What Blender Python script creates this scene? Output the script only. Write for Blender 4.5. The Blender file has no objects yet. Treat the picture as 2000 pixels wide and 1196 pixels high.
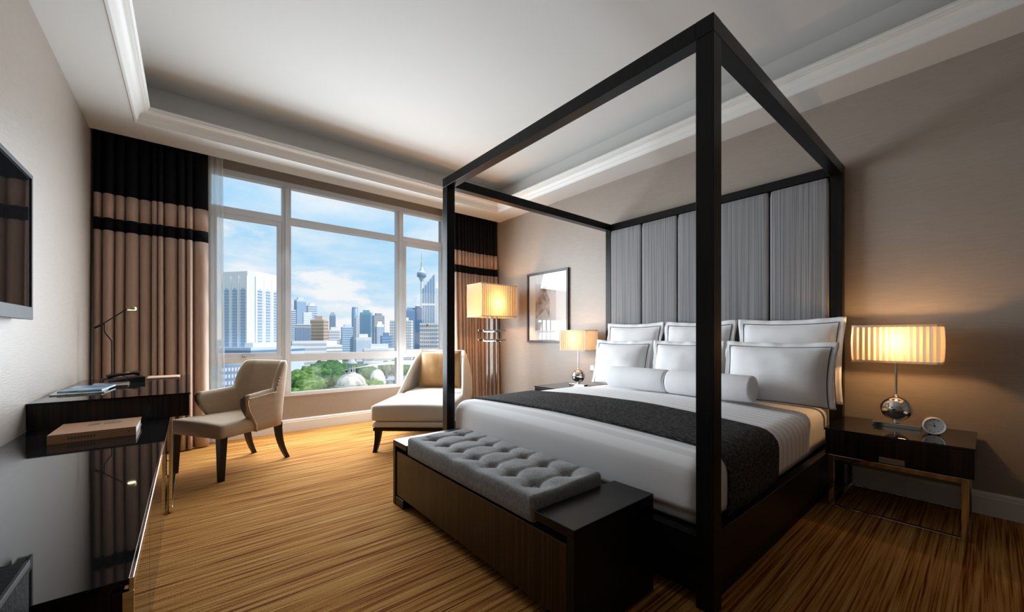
import bpy, bmesh, math, random
from mathutils import Vector, Matrix, noise
random.seed(7)
S = bpy.context.scene
COL = S.collection
PI = math.pi

# ------------------------------------------------------------------ camera
cam = bpy.data.cameras.new('camera'); co = bpy.data.objects.new('camera', cam); COL.objects.link(co)
co.location = (0, 0, 1.1); co.rotation_euler = (PI / 2, 0, -0.6929)
cam.sensor_width = 36; cam.lens = 36 * 767.62 / 2000
cam.shift_x = -0.00316; cam.shift_y = 0.02925
cam.clip_start = 0.05; cam.clip_end = 6000
S.camera = co
# ------------------------------------------------------------------ exposure
vs = S.view_settings
vs.view_transform = 'Standard'; vs.look = 'None'; vs.gamma = 1.0; vs.use_curve_mapping = False
vs.exposure = 0.0
S.cycles.use_denoising = True
S.cycles.max_bounces = 10; S.cycles.diffuse_bounces = 6; S.cycles.glossy_bounces = 5
S.cycles.transparent_max_bounces = 16; S.cycles.sample_clamp_indirect = 6
S.cycles.caustics_reflective = False; S.cycles.caustics_refractive = False
# ------------------------------------------------------------------ sky
W = bpy.data.worlds.new('sky'); S.world = W; W.use_nodes = True
def world():
    nt = W.node_tree; n = nt.nodes; l = nt.links; n.clear()
    out = n.new('ShaderNodeOutputWorld'); bg = n.new('ShaderNodeBackground')
    tc = n.new('ShaderNodeTexCoord'); sep = n.new('ShaderNodeSeparateXYZ')
    l.new(tc.outputs['Generated'], sep.inputs[0])
    grad = n.new('ShaderNodeValToRGB'); cr = grad.color_ramp
    cr.elements[0].position = 0.0; cr.elements[0].color = (0.66, 0.84, 0.97, 1)
    cr.elements[1].position = 0.45; cr.elements[1].color = (0.38, 0.70, 0.98, 1)
    e = cr.elements.new(0.14); e.color = (0.42, 0.74, 1.0, 1)
    l.new(sep.outputs['Z'], grad.inputs[0])
    # clouds on a flat layer: direction / (z + k)
    add = n.new('ShaderNodeMath'); add.operation = 'ADD'; add.inputs[1].default_value = 0.22
    mx = n.new('ShaderNodeMath'); mx.operation = 'MAXIMUM'; mx.inputs[1].default_value = 0.0
    l.new(sep.outputs['Z'], mx.inputs[0]); l.new(mx.outputs[0], add.inputs[0])
    dx = n.new('ShaderNodeMath'); dx.operation = 'DIVIDE'; dy = n.new('ShaderNodeMath'); dy.operation = 'DIVIDE'
    l.new(sep.outputs['X'], dx.inputs[0]); l.new(add.outputs[0], dx.inputs[1])
    l.new(sep.outputs['Y'], dy.inputs[0]); l.new(add.outputs[0], dy.inputs[1])
    cmb = n.new('ShaderNodeCombineXYZ'); l.new(dx.outputs[0], cmb.inputs[0]); l.new(dy.outputs[0], cmb.inputs[1])
    cmb.inputs[2].default_value = 3.4
    nz = n.new('ShaderNodeTexNoise'); nz.inputs['Scale'].default_value = 1.15; nz.inputs['Detail'].default_value = 9
    nz.inputs['Roughness'].default_value = 0.55; nz.inputs['Distortion'].default_value = 0.25
    l.new(cmb.outputs[0], nz.inputs['Vector'])
    ramp = n.new('ShaderNodeValToRGB'); ramp.color_ramp.elements[0].position = 0.43; ramp.color_ramp.elements[1].position = 0.66
    l.new(nz.outputs['Fac'], ramp.inputs[0])
    # heaped clouds near the horizon
    mp = n.new('ShaderNodeMapping'); mp.inputs['Scale'].default_value = (4.2, 4.2, 9.5); mp.inputs['Location'].default_value = (0.35, 0.1, 0.6)
    l.new(tc.outputs['Generated'], mp.inputs[0])
    n2 = n.new('ShaderNodeTexNoise'); n2.inputs['Scale'].default_value = 1.25; n2.inputs['Detail'].default_value = 10; n2.inputs['Roughness'].default_value = 0.56
    l.new(mp.outputs[0], n2.inputs['Vector'])
    mr = n.new('ShaderNodeMapRange'); mr.inputs['From Min'].default_value = 0.02; mr.inputs['From Max'].default_value = 0.24
    mr.inputs['To Min'].default_value = 0.15; mr.inputs['To Max'].default_value = -0.13
    l.new(sep.outputs['Z'], mr.inputs['Value'])
    a2 = n.new('ShaderNodeMath'); a2.operation = 'ADD'; l.new(n2.outputs['Fac'], a2.inputs[0]); l.new(mr.outputs[0], a2.inputs[1])
    r2 = n.new('ShaderNodeValToRGB'); r2.color_ramp.elements[0].position = 0.48; r2.color_ramp.elements[1].position = 0.60
    l.new(a2.outputs[0], r2.inputs[0])
    mxx = n.new('ShaderNodeMath'); mxx.operation = 'MAXIMUM'
    l.new(ramp.outputs[0], mxx.inputs[0]); l.new(r2.outputs[0], mxx.inputs[1])
    sc = n.new('ShaderNodeMath'); sc.operation = 'MULTIPLY'; sc.inputs[1].default_value = 0.92; l.new(mxx.outputs[0], sc.inputs[0])
    mix = n.new('ShaderNodeMix'); mix.data_type = 'RGBA'
    l.new(sc.outputs[0], mix.inputs[0]); l.new(grad.outputs[0], mix.inputs[6]); mix.inputs[7].default_value = (1.0, 1.0, 1.0, 1)
    l.new(mix.outputs[2], bg.inputs[0]); bg.inputs[1].default_value = 1.0
    l.new(bg.outputs[0], out.inputs[0])
world()
# ------------------------------------------------------------------ sun on the city (behind the hotel), daylight in the window opening
def light(name, kind, loc, rot, energy, color, **kw):
    d = bpy.data.lights.new(name, kind); d.energy = energy; d.color = color
    for k, v in kw.items(): setattr(d, k, v)
    o = bpy.data.objects.new(name, d); COL.objects.link(o); o.location = loc; o.rotation_euler = rot
    return o
so = light('sun', 'SUN', (60, -60, 120), (0, 0, 0), 4.2, (1.0, 0.96, 0.9), angle=0.01)
so.rotation_euler = Vector((-0.55, 0.62, -0.75)).to_track_quat('-Z', 'Y').to_euler()
# sky light enters sloping down, so the opening is filled with five tilted strips
for i in range(5):
    light('window_daylight', 'AREA', (1.54, (5.03, 5.02, 5.0, 4.98, 4.95)[i], 0.68 + 0.44 * i), (-PI / 2 + (0.22, 0.25, 0.28, 0.36, 0.46)[i], 0, 0), (49, 48, 45, 38, 27)[i], (0.85, 0.935, 1.0), shape='RECTANGLE', size=2.5, size_y=0.45)

# ================================================================== helpers
def bmn(): return bmesh.new()
def box(bm, x0, x1, y0, y1, z0, z1, bev=0.0, seg=2):
    vs_ = [bm.verts.new(p) for p in ((x0, y0, z0), (x1, y0, z0), (x1, y1, z0), (x0, y1, z0), (x0, y0, z1), (x1, y0, z1), (x1, y1, z1), (x0, y1, z1))]
    fs = [bm.faces.new([vs_[i] for i in q]) for q in ((3, 2, 1, 0), (4, 5, 6, 7), (0, 1, 5, 4), (1, 2, 6, 5), (2, 3, 7, 6), (3, 0, 4, 7))]
    if bev > 0:
        es = set()
        for f_ in fs: es.update(f_.edges)
        bmesh.ops.bevel(bm, geom=list(es), offset=bev, segments=seg, profile=0.5, affect='EDGES')
    return bm
def B(x0, x1, y0, y1, z0, z1, bev=0.0, seg=2): return box(bmn(), x0, x1, y0, y1, z0, z1, bev, seg)
def lathe(bm, prof, c=(0, 0, 0), n=32):
    rings = []
    for r, z in prof:
        rings.append([bm.verts.new((c[0] + r * math.cos(2 * PI * i / n), c[1] + r * math.sin(2 * PI * i / n), c[2] + z)) for i in range(n)])
    for a, b in zip(rings, rings[1:]):
        for i in range(n): bm.faces.new((a[i], a[(i + 1) % n], b[(i + 1) % n], b[i]))
    bm.faces.new(rings[0][::-1]); bm.faces.new(rings[-1])
    return bm
def tube(bm, pts, r, n=8, closed=False, cap=True):
    pts = [Vector(p) for p in pts]; m = len(pts); rings = []
    rr = r if hasattr(r, '__len__') else [r] * m
    ref = Vector((0.13, 0.27, 0.95)); prev = None
    for i, p in enumerate(pts):
        if closed: t = pts[(i + 1) % m] - pts[i - 1]
        elif i == 0: t = pts[1] - p
        elif i == m - 1: t = p - pts[i - 1]
        else: t = (pts[i + 1] - p).normalized() + (p - pts[i - 1]).normalized()
        t.normalize()
        if prev is None:
            a = ref if abs(t.dot(ref)) < 0.9 else Vector((1, 0, 0))
            u = t.cross(a).normalized()
        else:
            u = (prev - t * prev.dot(t)).normalized()
        prev = u; v = t.cross(u)
        rings.append([bm.verts.new(p + (u * math.cos(2 * PI * k / n) + v * math.sin(2 * PI * k / n)) * rr[i]) for k in range(n)])
    prs = list(zip(rings, rings[1:])) + ([(rings[-1], rings[0])] if closed else [])
    for a, b in prs:
        for k in range(n): bm.faces.new((a[k], a[(k + 1) % n], b[(k + 1) % n], b[k]))
    if cap and not closed: bm.faces.new(rings[0][::-1]); bm.faces.new(rings[-1])
    return bm
def prism(bm, poly, fn0, fn1):
    a = [bm.verts.new(fn0(p)) for p in poly]; b = [bm.verts.new(fn1(p)) for p in poly]; n = len(poly)
    for i in range(n): bm.faces.new((a[i], a[(i + 1) % n], b[(i + 1) % n], b[i]))
    bm.faces.new(a[::-1]); bm.faces.new(b)
    return bm
def loft(bm, rings, cap=True, closed=True):
    R_ = [[bm.verts.new(p) for p in r] for r in rings]; n = len(R_[0])
    for a, b in zip(R_, R_[1:]):
        for k in range(n if closed else n - 1): bm.faces.new((a[k], a[(k + 1) % n], b[(k + 1) % n], b[k]))
    if cap and closed: bm.faces.new(R_[0][::-1]); bm.faces.new(R_[-1])
    return bm
def rbox(bm, x0, x1, y0, y1, z0, z1, r, n=(12, 12, 4), disp=None):
    """box with rounded edges on a regular grid; disp(p) may move each point"""
    mn = Vector((x0, y0, z0)); mx = Vector((x1, y1, z1)); cache = {}
    rr = r if hasattr(r, '__len__') else (r, r, r)
    def axis(a, k):
        # denser near the ends so that the round shows
        t = k / n[a]; s = 0.5 - 0.5 * math.cos(PI * t)
        return mn[a] + (mx[a] - mn[a]) * (0.55 * s + 0.45 * t)
    def V(i, j, k):
        key = (i, j, k)
        if key in cache: return cache[key]
        p = Vector((axis(0, i), axis(1, j), axis(2, k))); q = Vector(p); d = Vector((0, 0, 0))
        for a in range(3):
            lo = mn[a] + rr[a]; hi = mx[a] - rr[a]
            q[a] = min(max(p[a], lo), hi); d[a] = (p[a] - q[a]) / rr[a]
        if d.length > 1e-9:
            m = max(abs(d[0]), abs(d[1]), abs(d[2])); d = d.normalized() * m
        p = Vector([q[a] + d[a] * rr[a] for a in range(3)])
        if disp: p = disp(p)
        cache[key] = bm.verts.new(p); return cache[key]
    nx, ny, nz = n
    for i in range(nx):
        for j in range(ny):
            bm.faces.new((V(i, j, 0), V(i, j + 1, 0), V(i + 1, j + 1, 0), V(i + 1, j, 0)))
            bm.faces.new((V(i, j, nz), V(i + 1, j, nz), V(i + 1, j + 1, nz), V(i, j + 1, nz)))
    for i in range(nx):
        for k in range(nz):
            bm.faces.new((V(i, 0, k), V(i + 1, 0, k), V(i + 1, 0, k + 1), V(i, 0, k + 1)))
            bm.faces.new((V(i, ny, k), V(i, ny, k + 1), V(i + 1, ny, k + 1), V(i + 1, ny, k)))
    for j in range(ny):
        for k in range(nz):
            bm.faces.new((V(0, j, k), V(0, j, k + 1), V(0, j + 1, k + 1), V(0, j + 1, k)))
            bm.faces.new((V(nx, j, k), V(nx, j + 1, k), V(nx, j + 1, k + 1), V(nx, j, k + 1)))
    return bm
def obj(name, bm, m, parent=None, world=False, smooth=False, kind=None, label=None):
    if parent is not None and world:
        mw = Matrix.LocRotScale(parent.location, parent.rotation_euler, None)
        if parent.parent is not None:
            pp = parent.parent; mw = Matrix.LocRotScale(pp.location, pp.rotation_euler, None) @ mw
        bmesh.ops.transform(bm, matrix=mw.inverted(), verts=bm.verts)
    bmesh.ops.recalc_face_normals(bm, faces=bm.faces)
    me = bpy.data.meshes.new(name); bm.to_mesh(me); bm.free()
    me.materials.append(m)
    if smooth:
        for p in me.polygons: p.use_smooth = True
        if smooth != 'all': me.set_sharp_from_angle(angle=math.radians(smooth if smooth is not True else 40))
    o = bpy.data.objects.new(name, me); COL.objects.link(o)
    if parent is not None: o.parent = parent
    if kind: o['kind'] = kind
    if label: o['label'] = label
    return o
def tag(o, label, cat, group=None):
    o['label'] = label; o['category'] = cat
    if group: o['group'] = group
    return o
def thing(name, label, cat, loc=(0, 0, 0), rotz=0.0, group=None):
    o = bpy.data.objects.new(name, None); COL.objects.link(o); o.empty_display_size = 0.1
    o.location = loc; o.rotation_euler = (0, 0, rotz)
    return tag(o, label, cat, group)
def dup(root, loc, rotz, label=None, scale=None):
    r = root.copy(); COL.objects.link(r); r.location = loc; r.rotation_euler = (0, 0, rotz)
    if scale: r.scale = scale
    if label: r['label'] = label
    for ch in list(root.children):
        c = ch.copy(); COL.objects.link(c); c.parent = r
        for g in list(ch.children):
            d = g.copy(); COL.objects.link(d); d.parent = c
    return r
def struct(name, bm, m, smooth=False, parent=None, world=False):
    o = obj(name, bm, m, parent, world, smooth)
    if parent is None: o['kind'] = 'structure'
    return o

# ================================================================== materials
def mat(name, col, rough=0.5, metal=0.0, spec=0.5, coat=0.0, sheen=0.0, vary=None, bump=None, stripes=None, emit=None):
    """vary = (scale xyz, colour 2, contrast lo, hi); bump = (scale xyz, strength); all procedural on object coordinates"""
    m = bpy.data.materials.new(name); m.use_nodes = True
    nt = m.node_tree; n = nt.nodes; l = nt.links; b = n['Principled BSDF']
    b.inputs['Base Color'].default_value = (*col, 1); b.inputs['Roughness'].default_value = rough
    b.inputs['Metallic'].default_value = metal; b.inputs['Specular IOR Level'].default_value = spec
    b.inputs['Coat Weight'].default_value = coat; b.inputs['Coat Roughness'].default_value = 0.04
    b.inputs['Sheen Weight'].default_value = sheen
    tc = n.new('ShaderNodeTexCoord')
    def nse(scale, detail=4, rough_=0.55):
        mp = n.new('ShaderNodeMapping'); mp.inputs['Scale'].default_value = scale
        l.new(tc.outputs['Object'], mp.inputs[0])
        t = n.new('ShaderNodeTexNoise'); t.inputs['Scale'].default_value = 1.0; t.inputs['Detail'].default_value = detail
        t.inputs['Roughness'].default_value = rough_
        l.new(mp.outputs[0], t.inputs['Vector']); return t
    if vary:
        t = nse(vary[0]); r = n.new('ShaderNodeValToRGB')
        r.color_ramp.elements[0].position = vary[2]; r.color_ramp.elements[1].position = vary[3]
        r.color_ramp.elements[0].color = (*col, 1); r.color_ramp.elements[1].color = (*vary[1], 1)
        l.new(t.outputs['Fac'], r.inputs[0]); l.new(r.outputs[0], b.inputs['Base Color'])
    if bump:
        t = nse(bump[0], 3); bp = n.new('ShaderNodeBump'); bp.inputs['Strength'].default_value = bump[1]; bp.inputs['Distance'].default_value = 0.01
        l.new(t.outputs['Fac'], bp.inputs['Height']); l.new(bp.outputs[0], b.inputs['Normal'])
    if emit: b.inputs['Emission Color'].default_value = (*emit[0], 1); b.inputs['Emission Strength'].default_value = emit[1]
    return m
M = {}
M['ceil'] = mat('ceiling_paint', (0.66, 0.655, 0.64), 0.8, spec=0.2)
M['trim'] = mat('white_trim', (0.76, 0.755, 0.735), 0.5)
M['base'] = mat('baseboard_paint', (0.76, 0.75, 0.73), 0.4)
M['wallp'] = mat('silk_wallpaper', (0.315, 0.265, 0.225), 0.43, spec=0.7, vary=((55, 9, 150), (0.36, 0.305, 0.26), 0.3, 0.75), bump=((90, 14, 260), 0.15))
M['frame'] = mat('window_frame_paint', (0.66, 0.70, 0.76), 0.4)
M['black'] = mat('ebony_lacquer', (0.004, 0.004, 0.0045), 0.30, spec=0.22, vary=((90, 90, 1.5), (0.009, 0.008, 0.008), 0.4, 0.7))
M['blackmatt'] = mat('ebony_wood_satin', (0.005, 0.005, 0.005), 0.45, spec=0.3)
M['gloss'] = mat('black_glass', (0.010, 0.010, 0.011), 0.03, spec=0.30)
M['zebra'] = mat('zebrano_veneer', (0.004, 0.003, 0.003), 0.30, spec=0.35, coat=0.12, vary=((75, 75, 0.8), (0.030, 0.015, 0.009), 0.45, 0.70))
M['zebra2'] = mat('zebrano_veneer_brown', (0.0045, 0.0022, 0.0012), 0.32, spec=0.35, coat=0.12, vary=((60, 60, 0.8), (0.048, 0.0175, 0.006), 0.40, 0.70))
M['chrome'] = mat('polished_chrome', (0.80, 0.80, 0.80), 0.06, metal=1.0)
M['chrome2'] = mat('dimmed_chrome', (0.30, 0.29, 0.28), 0.12, metal=1.0)  # plain chrome darkened so its reflections of the window strips look dimmer
M['silver'] = mat('brushed_silver', (0.55, 0.55, 0.55), 0.3, metal=1.0)
M['linen'] = mat('white_cotton', (0.87, 0.87, 0.88), 0.75, spec=0.2, sheen=0.15, bump=((7, 7, 9), 0.35))
M['bolster'] = mat('white_bolster_cotton', (0.86, 0.86, 0.88), 0.75, spec=0.2, bump=((6, 20, 6), 0.2))
M['piping'] = mat('charcoal_piping', (0.06, 0.062, 0.07), 0.8)
M['runner'] = mat('charcoal_woven_runner', (0.013, 0.013, 0.014), 0.85, spec=0.12, vary=((170, 45, 110), (0.125, 0.123, 0.12), 0.44, 0.70), bump=((170, 45, 110), 0.5))
M['grey'] = mat('grey_bench_linen', (0.165, 0.165, 0.168), 0.85, spec=0.15, sheen=0.2, vary=((150, 60, 60), (0.25, 0.248, 0.245), 0.35, 0.7), bump=((120, 120, 60), 0.2))
M['head'] = mat('striped_grey_headboard_silk', (0.14, 0.14, 0.148), 0.55, spec=0.3, sheen=0.2, vary=((1, 85, 0.5), (0.31, 0.31, 0.32), 0.36, 0.66), bump=((1, 85, 0.5), 0.1))
M['taupe'] = mat('taupe_chair_velvet', (0.44, 0.325, 0.225), 0.75, spec=0.2, sheen=0.05, vary=((9, 9, 60), (0.48, 0.365, 0.26), 0.3, 0.7))
M['cream'] = mat('cream_chaise_fabric', (0.62, 0.555, 0.47), 0.75, spec=0.2, sheen=0.25, bump=((60, 60, 60), 0.1))
M['gold'] = mat('gold_satin', (0.36, 0.185, 0.06), 0.45, spec=0.4, sheen=0.1, vary=((7, 7, 5), (0.45, 0.25, 0.10), 0.35, 0.7), bump=((16, 16, 10), 0.3))
M['darkwood'] = mat('dark_walnut_leg', (0.010, 0.007, 0.006), 0.35, spec=0.25)
M['tan'] = mat('tan_curtain', (0.43, 0.295, 0.228), 0.6, spec=0.3, sheen=0.1, vary=((60, 60, 6), (0.48, 0.335, 0.26), 0.3, 0.7))
M['navy'] = mat('black_curtain_band', (0.006, 0.006, 0.0085), 0.8, spec=0.1)
M['bronze'] = mat('dark_bronze', (0.03, 0.022, 0.015), 0.3, metal=0.8)
M['brass'] = mat('lamp_head_bronze', (0.30, 0.24, 0.10), 0.35, metal=0.9)
M['plastic'] = mat('black_plastic', (0.012, 0.012, 0.013), 0.25)
M['bezel'] = mat('grey_bezel', (0.035, 0.038, 0.045), 0.5, spec=0.12)
M['leather'] = mat('black_leather', (0.004, 0.004, 0.005), 0.6, spec=0.06, bump=((120, 120, 120), 0.15))
M['paper'] = mat('white_paper', (0.78, 0.78, 0.76), 0.8, bump=((2, 2, 500), 0.3))
M['bookc'] = mat('tan_book_cover', (0.40, 0.205, 0.105), 0.5, vary=((3, 3, 3), (0.44, 0.235, 0.125), 0.3, 0.7))
M['bookp'] = mat('grey_book_print', (0.16, 0.115, 0.085), 0.6)
M['magblue'] = mat('blue_magazine_cover', (0.10, 0.22, 0.36), 0.3, vary=((9, 5, 1), (0.38, 0.48, 0.56), 0.45, 0.62))
M['magdark'] = mat('brown_magazine_cover', (0.08, 0.06, 0.06), 0.3, vary=((12, 6, 1), (0.42, 0.33, 0.27), 0.45, 0.6))
M['magwhite'] = mat('pale_magazine_cover', (0.62, 0.63, 0.58), 0.35, vary=((14, 6, 1), (0.30, 0.34, 0.30), 0.5, 0.62))
M['pad'] = mat('notepad_cover', (0.55, 0.36, 0.27), 0.5)
M['white'] = mat('clock_dial', (0.90, 0.91, 0.93), 0.4)
M['rim'] = mat('clock_rim', (0.92, 0.92, 0.90), 0.25)
M['mount'] = mat('picture_mount', (0.78, 0.78, 0.78), 0.7)
M['art'] = mat('abstract_print', (0.58, 0.58, 0.60), 0.7, vary=((0.1, 3.2, 2.4), (0.26, 0.25, 0.26), 0.42, 0.66))
M['art2'] = mat('abstract_print_detail', (0.13, 0.09, 0.085), 0.7, vary=((0.1, 9, 7), (0.46, 0.44, 0.45), 0.38, 0.60))
M['pframe'] = mat('dark_picture_frame', (0.035, 0.030, 0.028), 0.35)
M['switch'] = mat('grey_switch', (0.30, 0.29, 0.28), 0.35, metal=0.3)
M['nail'] = mat('antique_nail', (0.55, 0.46, 0.36), 0.3, metal=1.0)
M['glow'] = mat('lamp_diffuser', (1, 0.9, 0.65), 0.5, emit=((1.0, 0.88, 0.55), 9))
M['bulb'] = mat('warm_bulb', (1, 0.8, 0.5), 0.5, emit=((1.0, 0.62, 0.24), 14))

def carpet():
    m = mat('striped_wool_carpet', (0.3, 0.15, 0.04), 0.95, spec=0.08)
    nt = m.node_tree; n = nt.nodes; l = nt.links; b = n['Principled BSDF']
    tc = n.new('ShaderNodeTexCoord')
    def t(sc, det, rg):
        mp = n.new('ShaderNodeMapping'); mp.inputs['Scale'].default_value = sc; l.new(tc.outputs['Object'], mp.inputs[0])
        x = n.new('ShaderNodeTexNoise'); x.inputs['Scale'].default_value = 1; x.inputs['Detail'].default_value = det; x.inputs['Roughness'].default_value = rg
        l.new(mp.outputs[0], x.inputs['Vector']); return x
    a = t((0.85, 52, 1), 3, 0.6); c = t((2.2, 145, 1), 2, 0.5); d = t((160, 160, 160), 2, 0.6)
    r = n.new('ShaderNodeValToRGB'); e = r.color_ramp
    e.elements[0].position = 0.35; e.elements[0].color = (0.085, 0.018, 0.004, 1)
    e.elements[1].position = 0.66; e.elements[1].color = (0.57, 0.335, 0.118, 1)
    k = e.elements.new(0.43); k.color = (0.220, 0.060, 0.010, 1)
    k = e.elements.new(0.50); k.color = (0.405, 0.180, 0.038, 1)
    mixf = n.new('ShaderNodeMix'); mixf.data_type = 'FLOAT'; mixf.inputs[0].default_value = 0.45
    l.new(a.outputs['Fac'], mixf.inputs[2]); l.new(c.outputs['Fac'], mixf.inputs[3])
    l.new(mixf.outputs[0], r.inputs[0])
    mul = n.new('ShaderNodeMix'); mul.data_type = 'RGBA'; mul.blend_type = 'MULTIPLY'; mul.inputs[0].default_value = 0.55
    r2 = n.new('ShaderNodeValToRGB'); r2.color_ramp.elements[0].position = 0.3; r2.color_ramp.elements[0].color = (0.45, 0.45, 0.45, 1); r2.color_ramp.elements[1].position = 0.7
    l.new(d.outputs['Fac'], r2.inputs[0]); l.new(r.outputs[0], mul.inputs[6]); l.new(r2.outputs[0], mul.inputs[7])
    l.new(mul.outputs[2], b.inputs['Base Color'])
    bp = n.new('ShaderNodeBump'); bp.inputs['Strength'].default_value = 0.6; bp.inputs['Distance'].default_value = 0.006
    l.new(d.outputs['Fac'], bp.inputs['Height']); l.new(bp.outputs[0], b.inputs['Normal'])
    return m
M['carpet'] = carpet()
def satin_stripes():
    m = mat('white_satin_stripe_cotton', (0.78, 0.77, 0.77), 0.7, spec=0.2, sheen=0.15)
    nt = m.node_tree; n = nt.nodes; l = nt.links; b = n['Principled BSDF']
    tc = n.new('ShaderNodeTexCoord'); sp = n.new('ShaderNodeSeparateXYZ'); l.new(tc.outputs['Object'], sp.inputs[0])
    w = n.new('ShaderNodeMath'); w.operation = 'MULTIPLY'; w.inputs[1].default_value = 2 * PI / 0.075; l.new(sp.outputs['X'], w.inputs[0])
    s = n.new('ShaderNodeMath'); s.operation = 'SINE'; l.new(w.outputs[0], s.inputs[0])
    r = n.new('ShaderNodeValToRGB'); r.color_ramp.elements[0].position = 0.40; r.color_ramp.elements[1].position = 0.60
    r.color_ramp.elements[0].color = (0.74, 0.735, 0.75, 1); r.color_ramp.elements[1].color = (0.88, 0.88, 0.89, 1)
    h = n.new('ShaderNodeMapRange'); h.inputs['From Min'].default_value = -1; h.inputs['From Max'].default_value = 1; l.new(s.outputs[0], h.inputs['Value'])
    l.new(h.outputs[0], r.inputs[0]); l.new(r.outputs[0], b.inputs['Base Color'])
    return m
M['satin'] = satin_stripes()
def see_through(name, col, transp, kind='glossy', rough=0.02, tr_col=(1, 1, 1), glow=0.55):
    m = bpy.data.materials.new(name); m.use_nodes = True; n = m.node_tree.nodes; l = m.node_tree.links; n.clear()
    out = n.new('ShaderNodeOutputMaterial'); mx = n.new('ShaderNodeMixShader'); tr = n.new('ShaderNodeBsdfTransparent')
    tr.inputs[0].default_value = (*tr_col, 1)
    if kind == 'glossy':
        g = n.new('ShaderNodeBsdfGlossy'); g.inputs['Roughness'].default_value = rough; g.inputs['Color'].default_value = (*col, 1)
        lw = n.new('ShaderNodeLayerWeight'); lw.inputs[0].default_value = 0.5
        pw_ = n.new('ShaderNodeMath'); pw_.operation = 'POWER'; pw_.inputs[1].default_value = 4.0; l.new(lw.outputs['Facing'], pw_.inputs[0])
        fr = n.new('ShaderNodeMath'); fr.operation = 'MULTIPLY_ADD'; fr.inputs[1].default_value = 0.45; fr.inputs[2].default_value = 0.03
        l.new(pw_.outputs[0], fr.inputs[0]); l.new(fr.outputs[0], mx.inputs[0])
        l.new(tr.outputs[0], mx.inputs[1]); l.new(g.outputs[0], mx.inputs[2])
    else:
        a = n.new('ShaderNodeBsdfDiffuse'); c = n.new('ShaderNodeBsdfTranslucent'); m2 = n.new('ShaderNodeMixShader')
        a.inputs[0].default_value = (*col, 1); c.inputs[0].default_value = (*col, 1); m2.inputs[0].default_value = glow
        l.new(a.outputs[0], m2.inputs[1]); l.new(c.outputs[0], m2.inputs[2])
        mx.inputs[0].default_value = 1 - transp
        l.new(tr.outputs[0], mx.inputs[1]); l.new(m2.outputs[0], mx.inputs[2])
    l.new(mx.outputs[0], out.inputs[0]); return m
M['glass'] = see_through('clear_glass', (1, 1, 1), 1)
M['sheer'] = see_through('white_voile', (0.98, 0.98, 0.97), 0.38, 'cloth', glow=0.75)
M['shade'] = see_through('pleated_ivory_shade', (0.78, 0.69, 0.54), 0.0, 'cloth', glow=0.30)
M['shade2'] = see_through('lined_ivory_shade', (0.54, 0.45, 0.33), 0.0, 'cloth', glow=0.40)

# ================================================================== the room
LX, RX, YW, YS, HS, HC = -0.658, 3.776, 5.132, 4.934, 2.89, 3.28
Y0 = -4.2
struct('floor', B(LX - 0.15, RX + 0.15, Y0 - 0.15, 5.4, -0.12, 0), M['carpet'])
struct('wall_left', B(LX - 0.15, LX, Y0, 5.4, 0, 3.45), M['wallp'])
struct('wall_right', B(RX, RX + 0.15, Y0, 5.4, 0, 3.45), M['wallp'])
struct('wall_rear', B(LX - 0.15, RX + 0.15, Y0 - 0.15, Y0, 0, 3.45), M['wallp'])
WX0, WX1, WZ0, WZ1 = 0.13, 2.94, 0.405, 2.862
bm = bmn()
box(bm, LX, WX0, YW, YW + 0.25, 0, 3.45); box(bm, WX1, RX, YW, YW + 0.25, 0, 3.45)
box(bm, WX0, WX1, YW, YW + 0.25, 0, WZ0); box(bm, WX0, WX1, YW, YW + 0.25, WZ1, 3.45)
struct('wall_back', bm, M['wallp'])
# ceiling: soffit ring, light trough, raised field, curtain pocket
TX0, TX1, TY0, TY1 = -0.347, 3.452, -3.2, 4.548
bm = bmn()
def ring(bm, a, b, z0, z1):
    # a = outer rect, b = inner rect, each (x0, x1, y0, y1)
    box(bm, a[0], b[0], a[2], a[3], z0, z1); box(bm, b[1], a[1], a[2], a[3], z0, z1)
    box(bm, b[0], b[1], a[2], b[2], z0, z1); box(bm, b[0], b[1], b[3], a[3], z0, z1)
ring(bm, (LX, RX, Y0, YS), (TX0, TX1, TY0, TY1), HS, HS + 0.06)
k = 0.12
ring(bm, (LX, RX, Y0, YS), (TX0 - k, TX1 + k, TY0 - k, TY1 + k), HS + 0.06, HC)
box(bm, LX, RX, Y0, YW, HC, HC + 0.12)
box(bm, LX, RX, YS, YW, 3.12, HC)
struct('ceiling', bm, M['ceil'])
# crown moulding round the tray
prof = [(0.0, 2.884), (0.014, 2.884), (0.016, 2.900), (0.022, 2.908), (0.026, 2.918)]
for i in range(7):
    a = PI / 2 * i / 6
    prof.append((0.026 + 0.052 * (1 - math.cos(a)), 2.918 + 0.050 * math.sin(a)))
prof += [(0.080, 2.972), (0.090, 2.974), (0.090, 2.986), (0.100, 2.990), (0.100, 3.004), (0.080, 3.004), (0.070, 2.975), (0.02, 2.952), (0.0, 2.952)]
bm = bmn(); rings = []
for (cx_, cy_, sx, sy) in ((TX0, TY0, 1, 1), (TX0, TY1, 1, -1), (TX1, TY1, -1, -1), (TX1, TY0, -1, 1)):
    rings.append([bm.verts.new((cx_ + sx * o, cy_ + sy * o, z)) for o, z in prof])
n = len(prof)
for q in range(4):
    a, b = rings[q], rings[(q + 1) % 4]
    for i in range(n): bm.faces.new((a[i], a[(i + 1) % n], b[(i + 1) % n], b[i]))
struct('trim_1', bm, M['trim'], smooth=30)
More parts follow.
